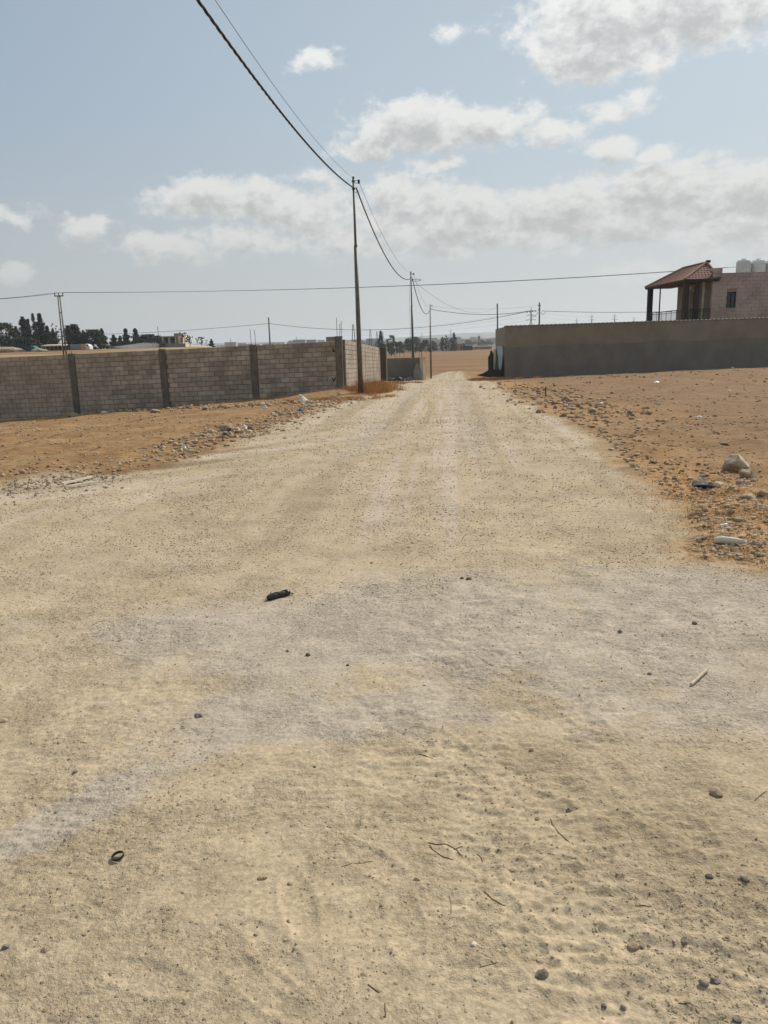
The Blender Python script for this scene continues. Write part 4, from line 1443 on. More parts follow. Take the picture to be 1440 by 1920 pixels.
    # veranda floor slab
    MB().box(((X0 + X1) / 2 - .05, (Y0 + Y1) / 2, fl - .12), (X1 - X0 + .1 - .12, Y1 - Y0, .2)).build('veranda_floor', M['pale'], t)
    MB().box(((X0 + X1) / 2 - .05, (Y0 + Y1) / 2, (g + fl - .23) / 2), (X1 - X0 - .2, Y1 - Y0 - .3, fl - .23 - g)).build('ground_storey', M['hstone'], t)
    # columns
    for (x, yy, wd, mm) in [(X0 + .17, Y1 - .25, .34, M['columnb']), (X0 + .18, Y0 + .25, .34, M['columnc'])]:
        c = MB().box((x, yy, (fl + ze) / 2 - .08), (wd, wd, ze - fl - .16)).box((x, yy, ze - .12), (wd + .12, wd + .12, .10)).box((x, yy, fl + .06), (wd + .1, wd + .1, .12))
        c.build('column', mm, t)
    for yy in (59.0,):
        MB().tube([(X0 + .1, yy, fl), (X0 + .1, yy, ze - .1)], .05, 8).build('post', M['columnb'], t)
    MB().box((21.75, Y0 + .3, (fl + ze) / 2), (.26, .26, ze - fl - .1)).build('column', M['columnc'], t)
    MB().box((22.3, Y0 + .6, (fl + ze) / 2), (.14, .14, ze - fl - .1)).build('column', M['pale'], t)
    # lamp hanging under the veranda roof
    lp = MB().tube([(21.55, Y0 + .9, ze - .4), (21.55, Y0 + .9, ze - .62)], [.06, .13], 8).build('hanging_lamp', M['white'], t)
    # railing
    def rail(p, q, nm='railing'):
        m = MB(); p = Vector(p); q = Vector(q)
        m.tube([p + Vector((0, 0, .95)), q + Vector((0, 0, .95))], .025, 5).tube([p + Vector((0, 0, .12)), q + Vector((0, 0, .12))], .018, 4).tube([p + Vector((0, 0, .8)), q + Vector((0, 0, .8))], .015, 4)
        o = m.build(nm, M['darksteel'], t)
        n = max(2, int((q - p).length / .16))
        b = MB()
        for i in range(n + 1):
            s = p.lerp(q, i / n); b.tube([s + Vector((0, 0, .0)), s + Vector((0, 0, .93))], .011 if i % 6 else .022, 4)
        b.build('baluster', M['darksteel'], o)['kind'] = 'stuff'
    rail((X0 + .05, Y0 + .5, fl), (X0 + .05, Y1 - .5, fl))
    rail((X0 + .4, Y0 + .1, fl), (X1, Y0 + .1, fl))
    # tiled hip roof: faces built of tile courses
    ap = Vector((22.9, 55.8, zr)); bk_ = Vector((22.9, 60.0, zr))
    c0 = Vector((X0 - .12, Y0 - .15, ze)); c1 = Vector((X0 - .12, Y1 + .2, ze - .02)); c2 = Vector((23.1, Y0 - .15, ze))
    c3 = Vector((23.1, Y1 + .2, ze))
    def face(a, b, ta, tb, nm, courses=9):
        """a,b eave; ta,tb top; overlapping courses of barrel tiles"""
        m = MB()
        nrm_ = (b - a).cross(ta - a).normalized()
        if nrm_.z < 0: nrm_ = -nrm_
        for i in range(courses):
            f0, f1 = i / courses, (i + 1.12) / courses
            f1 = min(f1, 1)
            l0, r0 = a.lerp(ta, f0), b.lerp(tb, f0)
            l1, r1 = a.lerp(ta, f1), b.lerp(tb, f1)
            ncol = max(1, int((r0 - l0).length / .22))
            for k in range(ncol):
                p0 = l0.lerp(r0, k / ncol); p1 = l0.lerp(r0, (k + 1) / ncol); q0 = l1.lerp(r1, k / ncol); q1 = l1.lerp(r1, (k + 1) / ncol)
                up = nrm_ * .028; lift = nrm_ * .022
                pm = (p0 + p1) / 2 + up + lift; qm = (q0 + q1) / 2 + up
                e0, e1 = p0 + lift, p1 + lift
                m.poly([e0, pm, e1, q0, qm, q1, p0 - nrm_ * .02, p1 - nrm_ * .02], [(0, 1, 4, 3), (1, 2, 5, 4), (0, 6, 7, 2, 1)])
        u_ = nrm_ * .03
        m.poly([a - u_, b - u_, tb - u_, ta - u_, a - u_ * 2, b - u_ * 2, tb - u_ * 2, ta - u_ * 2], [(0, 1, 2, 3), (7, 6, 5, 4), (0, 4, 5, 1)])
        o = m.build(nm, M['tile'], t, recalc=False)
        o['kind'] = 'stuff'
    face(c1, c0, bk_, ap, 'roof_tiles_side')
    face(c0, c2, ap, ap + Vector((.15, 0, 0)), 'roof_tiles_front', 8)
    face(c3, c1, bk_ + Vector((.1, 0, 0)), bk_, 'roof_tiles_back', 8)
    for p, q in ((c0, ap), (c1, bk_), (ap, bk_), (c2, ap)):
        MB().tube([p + Vector((0, 0, .05)), q + Vector((0, 0, .06))], .075, 6).build('ridge', M['tiledk'], t)
    MB().box((23.0, 55.8, zr + .1), (.25, .25, .16)).build('finial', M['fascia'], t)
    # fascia and soffit
    MB().box((X0 - .06, (Y0 + Y1) / 2, ze - .07), (.10, Y1 - Y0 + .3, .15)).build('fascia', M['fascia'], t)
    MB().box(((X0 + 23.1) / 2, Y0 - .1, ze - .07), (23.1 - X0 - .1, .10, .15)).build('fascia', M['fascia'], t)
    MB().box(((X0 + X1) / 2 + .05, (Y0 + Y1) / 2, ze - .10), (X1 - X0 - .1, Y1 - Y0, .06)).build('ceiling', M['fascia'], t)
    # water tanks on the roof
    labs = ['ribbed white water tank, leftmost on the house roof', 'ribbed white water tank, second from the left on the roof', 'white water tank on the house roof cut off by the photo edge']
    for i, px in enumerate((1393.5, 1421, 1448)):
        p = at(px, 509, Y0 + 2.5)
        zt = at(px, 487, Y0 + 2.5).z
        zb = top - .35
        tk = thing('water_tank', (p.x, Y0 + 2.5, zb), labs[i], 'water tank', 'water tanks on the house roof')
        m = MB(); r = .50
        zs = np.linspace(zb, zt - .16, 12)
        pts = [(p.x, Y0 + 2.5, z) for z in zs] + [(p.x, Y0 + 2.5, zt - .05), (p.x, Y0 + 2.5, zt)]
        rr = [r * (1 - .025 * (k % 2)) for k in range(12)] + [r * .82, r * .35]
        m.tube(pts, rr, 24).build('tank_body', M['tank'], tk, smooth=False)
        MB().tube([(p.x, Y0 + 2.5, zt), (p.x, Y0 + 2.5, zt + .06)], .17, 14).build('lid', M['white'], tk)


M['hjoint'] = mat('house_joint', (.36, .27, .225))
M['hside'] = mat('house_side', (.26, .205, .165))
M['columnc'] = mat('dark_brown_column', (.06, .04, .035))
house()

# ------------------------------------------------------------------ poles and wires
def span(p, q, sag, n=26):
    p = Vector(p); q = Vector(q)
    out = []
    for i in range(n + 1):
        s = i / n
        v = p.lerp(q, s); v.z -= 4 * sag * s * (1 - s)
        out.append(v)
    return out


def twisted(pts, strand, off, pitch, label, name='twisted_cable'):
    # resample and wind three strands round each other
    P = [Vector(p) for p in pts]
    L = [0]
    for a, b in zip(P[:-1], P[1:]): L.append(L[-1] + (b - a).length)
    tot = L[-1]; step = pitch / 9
    n = int(tot / step)
    th = tag(bpy.data.objects.new(name, None), label, 'cable'); COL.objects.link(th); th.location = P[0]; WPOS[th.name] = P[0].copy()
    for k in range(3):
        out = []
        j = 0
        for i in range(n + 1):
            s = tot * i / n
            while j < len(L) - 2 and L[j + 1] < s: j += 1
            f = (s - L[j]) / max(L[j + 1] - L[j], 1e-9)
            c = P[j].lerp(P[j + 1], f); d = (P[j + 1] - P[j]).normalized()
            u = d.cross(Vector((0, 0, 1))).normalized(); w = d.cross(u)
            a = 2 * math.pi * (s / pitch) + k * 2 * math.pi / 3
            out.append(c + (u * math.cos(a) + w * math.sin(a)) * off)
        MB().tube(out, strand, 5).build('strand', M['cable'], th, smooth=True)
    return th


def wire(pts, r, label, m=None, name='wire', group=None):
    o = MB().tube(pts, r, 5).build(name, m or M['wire'], None, smooth=True)
    return tag(o, label, 'wire', group)


def street_pole(pxb, pxt, pyt, Y, rb, label, hooks):
    top = at(pxt, pyt, Y); b = at(pxb, 720, Y)
    g = gz(b.x, Y)
    H = top.z - g
    t = thing('utility_pole', (b.x, Y, g), label, 'utility pole', 'roadside utility poles')
    L = lambda f: (b.x + (top.x - b.x) * f, Y, g - .3 + (H + .3) * f)
    MB().tube([L(0), L(.38), L(.70)], [rb, rb * .82, rb * .66], 12).build('lower_shaft', M['steel'], t, smooth=True)
    MB().tube([L(.70), L(.715), L(1.0)], [rb * .66, rb * .47, rb * .36], 12).build('upper_shaft', M['steel'], t, smooth=True)
    MB().tube([L(.995), L(1.004)], rb * .40, 12).build('pole_cap', M['darksteel'], t)
    return t, top, g


p1, top1, g1 = street_pole(676, 662.3, 333, 30.5, .105, 'nearest tall grey steel pole, standing where the block wall turns', 0)
p2, top2, g2 = street_pole(776, 770.3, 510, 57, .105, 'second steel pole down the road, in front of the low dark wall', 0)
p3, top3, g3 = street_pole(808.5, 806.5, 571, 84, .10, 'third and farthest steel pole beside the road at the field edge', 0)
# fittings
for (t, tp) in ((p1, top1), (p2, top2), (p3, top3)):
    x, y, z = tp
    MB().tube([(x, y, z - .16), (x, y, z - .10)], .06, 10).build('clamp', M['darksteel'], t)
    MB().tube([(x, y, z - .42), (x, y, z - .36)], .062, 10).build('clamp', M['darksteel'], t)
    m = MB()
    m.tube([(x, y, z - .11), (x + .19, y - .02, z - .105)], .009, 4).tube([(x, y, z - .2), (x + .19, y - .02, z - .195)], .009, 4)
    m.build('bracket', M['darksteel'], t)
    MB().tube([(x + .20, y - .02, z - .22), (x + .20, y - .02, z - .15), (x + .20, y - .02, z - .08)], [.035, .05, .035], 8).build('insulator', M['insul'], t)
    hk = [(x, y, z - .38), (x + .09, y, z - .36), (x + .13, y, z - .42), (x + .11, y, z - .52), (x + .03, y, z - .50)]
    MB().tube(hk, .012, 5).build('hook', M['darksteel'], t)
x, y, z = top2
loop = [(x + .1 + .33 * math.sin(a) + .28, y, z - .52 - .045 - .07 * math.cos(a)) for a in np.linspace(-1.4, 4.4, 14)]
MB().tube(loop, .018, 5).build('cable_loop', M['cable'], p2)
# hanging down-lead on pole 2 and 3
for (t, tp, g) in ((p2, top2, g2), (p3, top3, g3)):
    x, y, z = tp
    MB().tube([(x - .05, y - .1, z - .55), (x - .15, y - .1, z - 1.6), (x - .12, y - .1, z - 3.0), (x - .10, y - .1, g + 1.3)], .008, 4).build('down_lead', M['cable'], t)

# near bundle: runs from behind us overhead to the first pole
near = []
for i in range(70):
    Y = -3 + (30.5 + 3) * i / 69
    X = -.92 - .0917 * (30.5 - Y)
    near.append(Vector((X + (top1.x - (-.92)) + .0, Y, EYE + 4.83 + .0036 * (Y - 15.5) ** 2)))
twisted(near, .0145, .0135, .95, 'thick twisted black cable sweeping overhead from top of photo to the nearest pole')
wire([v + Vector((.11 * (1 - i / 69) + .0, 0, .24 + .10 * i / 69)) for i, v in enumerate(near)], .0055, 'thin wire strung beside the thick cable from top of photo to the nearest pole')
a = near[-1]
att2 = at(770.5, 522.5, 57); att3 = at(806.5, 580, 84)
twisted(span(a + Vector((.1, .02, 0)), att2, 1.05), .016, .013, 1.2, 'twisted black cable sagging between the nearest and the second pole')
wire(span((top1.x + .2, 30.5, top1.z - .15), (top2.x + .2, 57, top2.z - .15), .75), .007, 'thin wire above the sagging cable between nearest and second pole')
twisted(span(att2 + Vector((.1, 0, -.02)), att3, 1.25), .018, .014, 1.5, 'twisted black cable sagging between the second and third pole')
wire(span((top2.x + .2, 57, top2.z - .15), (top3.x + .2, 84, top3.z - .15), .9), .009, 'thin wire above the cable between second and third pole')

# poles of the cross-country lines
def plain_pole(px, pyt, Y, r, label, arm=0, name='wooden_pole', pb=None):
    top = at(px, pyt, Y); bx = at(pb if pb else px, 640, Y).x
    g = gz(bx, Y)
    t = thing(name, (bx, Y, g), label, 'utility pole')
    MB().tube([(bx, Y, g - .3), ((bx + top.x) / 2, Y, (g + top.z) / 2), (top.x, Y, top.z)], [r * 1.25, r, r * .8], 8).build('shaft', M['stoned'], t, smooth=True)
    for (dz, w) in ([(.35, .35), (.8, .28)] if arm else [(.3, .2)]):
        MB().box((top.x, Y, top.z - dz), (w, .08, .08)).build('bracket', M['darksteel'], t)
    return t, top


tp, T5 = plain_pole(503.5, 595, 100, .10, 'thin dark pole standing behind the block wall left of the wall corner', pb=506)
tp, T9 = plain_pole(932.5, 569, 95, .10, 'thin dark pole rising behind the left end of the perimeter wall', pb=934)
tp, T10 = plain_pole(1011.5, 567, 90, .10, 'dark pole with curled wire jumpers behind the perimeter wall', arm=1)
# jumpers on that pole
for sgn, sc in ((-1, 1.0), (1, .6)):
    pts = [(T10.x + sgn * (.15 + .9 * sc * s), 90, T10.z - 1.05 - .55 * math.sin(s * math.pi) * sc) for s in np.linspace(0, 1, 9)]
    MB().tube(pts, .02, 5).build('jumper', M['cable'], tp)
for k in range(4):
    MB().tube([(T10.x - .35 - k * .32, 90, T10.z - .92 - k * .03), (T10.x - .5 - k * .32, 90, T10.z - .94 - k * .03)], .07, 6).build('insulator', M['insul'], tp)
# twin-leg pole at left
YL = 70
tl = at(110.5, 556, YL); g = gz(tl.x + .5, YL)
bl = at(121.5, 662, YL)
t = thing('twin_leg_pole', (bl.x, YL, g), 'pale twin-leg pole with a small crossarm behind the left block wall', 'utility pole')
for dx in (-.085, .085):
    xb = bl.x + (bl.x - tl.x) * (bl.z - g) / (tl.z - bl.z) + dx * 1.5
    MB().tube([(xb, YL, g - .3), (tl.x + dx, YL, tl.z)], [.075, .055], 8).build('leg', M['steel'], t, smooth=True)
for f in (.2, .5, .8):
    zz = g + (tl.z - g) * f; xx = bl.x + (tl.x - bl.x) * ((zz - bl.z) / (tl.z - bl.z))
    MB().box((xx, YL, zz), (.26, .06, .08)).build('tie', M['steel'], t)
MB().box((tl.x, YL, tl.z + .05), (.78, .1, .09)).build('crossarm', M['darksteel'], t)
for dx in (-.36, .0, .36):
    MB().tube([(tl.x + dx, YL, tl.z + .09), (tl.x + dx, YL, tl.z + .22), (tl.x + dx, YL, tl.z + .33)], [.03, .045, .03], 8).build('insulator', M['insul'], t)
# wires
zt = tl.z + .33
for k, dx in enumerate((-.36, .36)):
    e = at(1392, 499 + k * .8, 72)
    wire(span((tl.x + dx, YL, zt), e, .55, 40), .016, ['upper of the two faint wires crossing the whole sky above the roofs', 'lower of the two faint wires crossing the whole sky above the roofs'][k], M['wire'], group='wires crossing behind the poles')
    e = at(-60, 563 + k, 66)
    wire(span(e, (tl.x + dx, YL, zt), .1, 10), .016, ['upper wire running from the twin-leg pole out of the left edge', 'lower wire running from the twin-leg pole out of the left edge'][k], M['wire'])
wire(span(at(-60, 622, 140), T5 + Vector((0, 0, -.75)), .9, 24), .022, 'dark wire from the far left trees up to the thin dark pole', M['cable'])
wire(span(T5 + Vector((0, 0, -.75)), T10 + Vector((-1.2, 0, -.95)), 1.35, 40), .024, 'long dark wire from the thin dark pole behind the road poles to the jumper pole', M['cable'])
wire(span(att3 + Vector((.1, 0, .0)), T10 + Vector((-1.2, 0, -.92)), .45, 24), .028, 'dark cable from the third road pole to the jumper pole', M['cable'])
wire(span(T10 + Vector((.3, 0, -.95)), at(1260, 584, 88), .12, 14), .024, 'dark wire from the jumper pole to the right towards the house', M['cable'])
wire(span((top2.x + .35, 57, top2.z - .75), T9 + Vector((0, 0, -.35)), 1.3, 24), .012, 'thin wire sagging from the second pole to the pole behind the wall end')
wire(span((top3.x + .2, 84, top3.z - .2), T10 + Vector((0, 0, -.3)), .35, 20), .009, 'faint thin wire from the third road pole over to the jumper pole')


# transmission towers far away
def pylon(px, pyt, Y, label):
    top = at(px, pyt, Y); g = -5.3 + EYE
    H = top.z - g
    t = thing('transmission_tower', (top.x, Y, g), label, 'pylon', 'transmission towers on the horizon')
    r = H * .0055
    m = MB(); wb = H * .10; wt = H * .018
    cs = []
    for sx_, sy_ in ((-1, -1), (1, -1), (1, 1), (-1, 1)):
        m.tube([(top.x + sx_ * wb, Y + sy_ * wb, g), (top.x + sx_ * wt, Y + sy_ * wt, g + H * .62), (top.x, Y, g + H)], r, 4)
    n = 8
    for i in range(n):
        h0, h1 = .78 * i / n, .78 * (i + 1) / n
        w0 = wb + (wt - wb) * min(1, h0 / .62); w1 = wb + (wt - wb) * min(1, h1 / .62)
        for s in (-1, 1):
            m.tube([(top.x - s * w0, Y - w0, g + H * h0), (top.x + s * w1, Y - w1, g + H * h1)], r * .7, 3)
    m.build('lattice', M['steel'], t)
    for k, (f, w) in enumerate(((.66, .15), (.78, .13), (.9, .10))):
        a = MB()
        a.tube([(top.x - H * w, Y, g + H * f), (top.x, Y, g + H * f + H * .02), (top.x + H * w, Y, g + H * f)], r, 4)
        a.build('crossarm', M['steel'], t)
    return top, H


PY = []
for (px, pyt, Y, lab) in [(996, 576, 700, 'largest lattice tower, showing between the pole at the wall end and the jumper pole'), (1110, 589, 1100, 'lattice tower, first to the right of the jumper pole'),
                          (1153, 588, 1100, 'lattice tower with wide arms standing above the middle of the perimeter wall'), (1189, 594, 1600, 'faint small lattice tower just left of the house column'),
                          (845, 617, 1300, 'faint lattice tower behind the trees right of the third pole'), (791, 623, 1500, 'faint lattice tower between the second and third pole'),
                          (1081, 597, 1500, 'small faint lattice tower halfway between jumper pole and wide-armed tower'), (556, 630, 1400, 'small faint lattice tower above the block wall left of its corner'), (432, 634, 1500, 'small faint mast tower above the block wall near its middle pillar')]:
    PY.append(pylon(px, pyt, Y, lab))
k0 = PY[0]
for k, (f, yl) in enumerate(((.66, 615), (.78, 611), (.9, 607))):
    z = k0[0].z - k0[1] * (1 - f)
    wire(span(at(640, yl + 14, 1000), (k0[0].x, 700, z), 4, 24), .05, ['lowest', 'middle', 'topmost'][k] + ' faint transmission line reaching left from the largest lattice tower', group='faint transmission lines left of the largest tower')
    e = PY[2][0]
    wire(span((k0[0].x, 700, z), (e.x, 1100, e.z - PY[2][1] * (1 - f)), 3, 24), .05, ['lowest', 'middle', 'topmost'][k] + ' faint transmission line between the largest and the wide-armed lattice tower', group='faint transmission lines right of the largest tower')

# ------------------------------------------------------------------ loose stones
def ico(sub):
    bm = bmesh.new(); bmesh.ops.create_icosphere(bm, subdivisions=sub, radius=1)
    v = np.array([x.co[:] for x in bm.verts]); f = np.array([[q.index for q in p.verts] for p in bm.faces]); bm.free()
    return v, f


def scatter(name, X, Y, Sz, m, label, cat, sub=1, sink=.25, flat=.75):
    v, f = ico(sub)
    n = len(X)
    vv = v[None] * (1 + RS.uniform(-.30, .30, (n, len(v), 1)))
    sc = np.stack([RS.uniform(.75, 1.35, n), RS.uniform(.7, 1.2, n), RS.uniform(.5, .95, n) * flat / .75], 1) * Sz[:, None]
    vv = vv * sc[:, None, :]
    a = RS.uniform(0, 6.28, n); c, s = np.cos(a)[:, None], np.sin(a)[:, None]
    x = vv[..., 0] * c - vv[..., 1] * s; y = vv[..., 0] * s + vv[..., 1] * c
    Z = surf(X, Y)
    P = np.stack([x + X[:, None], y + Y[:, None], vv[..., 2] + (Z + sc[:, 2] * (.6 - sink))[:, None]], -1).reshape(-1, 3)
    F_ = (f[None] + (np.arange(n) * len(v))[:, None, None]).reshape(-1, 3)
    me = mesh_np(name, P, F_, smooth=False)
    me.materials.append(m)
    o = bpy.data.objects.new(name, me); COL.objects.link(o)
    return tag(o, label, cat, kind='stuff')


def grav_mat(name, c1, c2, c3):
    m = bpy.data.materials.new(name); m.use_nodes = True
    T = NT(m.node_tree); b = T.n['Principled BSDF']
    geo = T.new('ShaderNodeNewGeometry')
    rp = geo.outputs['Random Per Island']
    c = T.mix(T.smooth(rp, .0, .55), c1, c2)
    c = T.mix(T.smooth(rp, .78, .86), c, c3)
    c = T.mix(T.smooth(T.noise(geo.outputs['Position'], 60, 3), .4, .7, 0, .4), c, (.2, .15, .09))
    T.put(b.inputs['Base Color'], c); b.inputs['Roughness'].default_value = .95; b.inputs['Specular IOR Level'].default_value = .15
    return m


GM1 = grav_mat('road_gravel', (.48, .385, .27), (.36, .285, .19), (.22, .175, .13))
GM3 = grav_mat('crushed_stone', (.36, .29, .19), (.22, .17, .11), (.12, .095, .07))
GM2 = grav_mat('field_stones', (.54, .44, .31), (.42, .29, .18), (.29, .19, .115))


def gen_screen(n, y0, y1, seed, x0=-.56, x1=.56, pw=1.0):
    """points spread evenly over the ground as seen from head height"""
    r = np.random.RandomState(seed)
    s = r.uniform(1 / y1, 1 / y0, n)
    Y = 1 / s
    X = r.uniform(x0, x1, n) * (Y + .6)
    return X, Y


def pebbles():
    X, Y = gen_screen(52000, 1.3, 16, 5)
    rm = road_mask(X, Y)
    cl = fbm(X * .9, Y * .9, 3, 71)
    # small gravel lies thick in bands and thin on the smooth sand
    Xp = RS.uniform(0, 1, len(X))
    keep = (rm > .05) & (Xp < np.clip(.08 + 1.3 * cl + .35 * sst(3, 7, Y) - .1 * sst(8, 14, Y), .02, 1))
    X, Y = X[keep], Y[keep]
    n = len(X)
    sz = .0022 + .0035 * RS.uniform(0, 1, n) ** 3 + .0011 * np.maximum(Y - 2, 0) * RS.uniform(.4, 1.0, n)
    big = RS.uniform(0, 1, n) < .012
    sz = np.where(big, sz * 2.2, sz); sz = np.minimum(sz, .02)
    scatter('road_gravel', X, Y, sz * RS.uniform(.5, 1.1, len(X)), GM1, 'fine gravel strewn over the pale dirt road', 'gravel', sub=1, sink=.55)
    X, Y = gen_screen(60000, 3.2, 17, 15)
    rm = road_mask(X, Y)
    k = (rm > .05) & (RS.uniform(0, 1, len(X)) < np.clip(.55 + 1.3 * fbm(X * 1.4, Y * .8, 3, 72), .05, 1) * sst(3, 6, Y) * (1 - .75 * sst(.25, .8, ell(X, Y, 1250, 1200, 3.0, 1.3))))
    X, Y = X[k], Y[k]
    scatter('road_gravel', X, Y, .0011 * Y * RS.uniform(.35, .95, len(X)), GM3, 'dark crushed stone bits pressed into the middle of the dirt road', 'gravel', sub=1, sink=.5)
    X, Y = gen_screen(7500, 15.5, 60, 6, -.3, .3)
    k = road_mask(X, Y) > 0
    X, Y = X[k], Y[k]
    scatter('road_gravel', X, Y, RS.uniform(.007, .014, len(X)) * np.clip(Y / 25, .8, 1.5), GM3, 'coarser gravel on the far stretch of the dirt road', 'gravel', sub=1)
    # stones off the road
    X, Y = gen_screen(42000, 4.5, 48, 7)
    rm = road_mask(X, Y)
    inL = (X < 0)
    clus = fbm(X * .35, Y * .25, 3, 83)
    edge = np.exp(-(rm / .9) ** 2)
    wallY = 32.3 - .1 * X
    ok = (rm < -.05) & np.where(inL, Y < wallY - .3, Y < 44.5)
    prob = np.clip(.16 + .9 * np.clip(clus, 0, 1) + .35 * edge, 0, 1)
    keep = ok & (RS.uniform(0, 1, len(X)) < prob)
    X, Y, e = X[keep], Y[keep], edge[keep]
    sz = (.006 + .0016 * Y * RS.uniform(.2, 1, len(X)) ** 2) * (1 + .5 * e)
    scatter('field_stones', X, Y, sz * 1.15, GM2, 'small stones and clods scattered over the red earth beside the road', 'stones', sub=1)
    # rubble strips: left verge, wall foot, right verge
    def strip(pts, n, w, s0, s1, lab, seed, m=GM2):
        r = np.random.RandomState(seed)
        P = np.array([pxg(*p)[:2] for p in pts])
        seg = r.randint(0, len(P) - 1, n); f = r.uniform(0, 1, n)
        Q = P[seg] * (1 - f[:, None]) + P[seg + 1] * f[:, None]
        Q += r.normal(0, 1, (n, 2)) * np.array([w, w * 1.6])
        s = s0 + (s1 - s0) * r.uniform(0, 1, n) ** 2.5
        o = scatter('rubble', Q[:, 0], Q[:, 1], s, m, lab, 'rubble', sub=1)
    strip([(350, 842), (430, 812), (480, 800), (560, 775), (600, 760), (640, 748)], 1500, .40, .008, .062, 'broken stones and rubble heaped along the left road verge', 21)
    strip([(0, 787), (140, 778), (220, 770), (300, 768), (380, 764), (470, 762), (560, 756)], 520, .35, .015, .10, 'stones littering the foot of the left block wall', 22)
    strip([(985, 722), (1020, 738), (1060, 752), (1110, 768), (1160, 778)], 620, .75, .02, .09, 'pale broken stones spilled along the right verge near the iron stake', 23)
    strip([(1290, 880), (1350, 890), (1420, 900), (1440, 960), (1400, 940)], 170, .28, .008, .035, 'small stones around the boulders at the right', 24)
    strip([(0, 925), (60, 905), (140, 900), (210, 895)], 700, .30, .006, .026, 'crushed stone heaped at the left edge of the road', 25, GM1)
    strip([(1060, 705), (1200, 702), (1320, 705), (1430, 700)], 130, 1.6, .02, .08, 'scattered stones in front of the perimeter wall', 26, GM1)


pebbles()

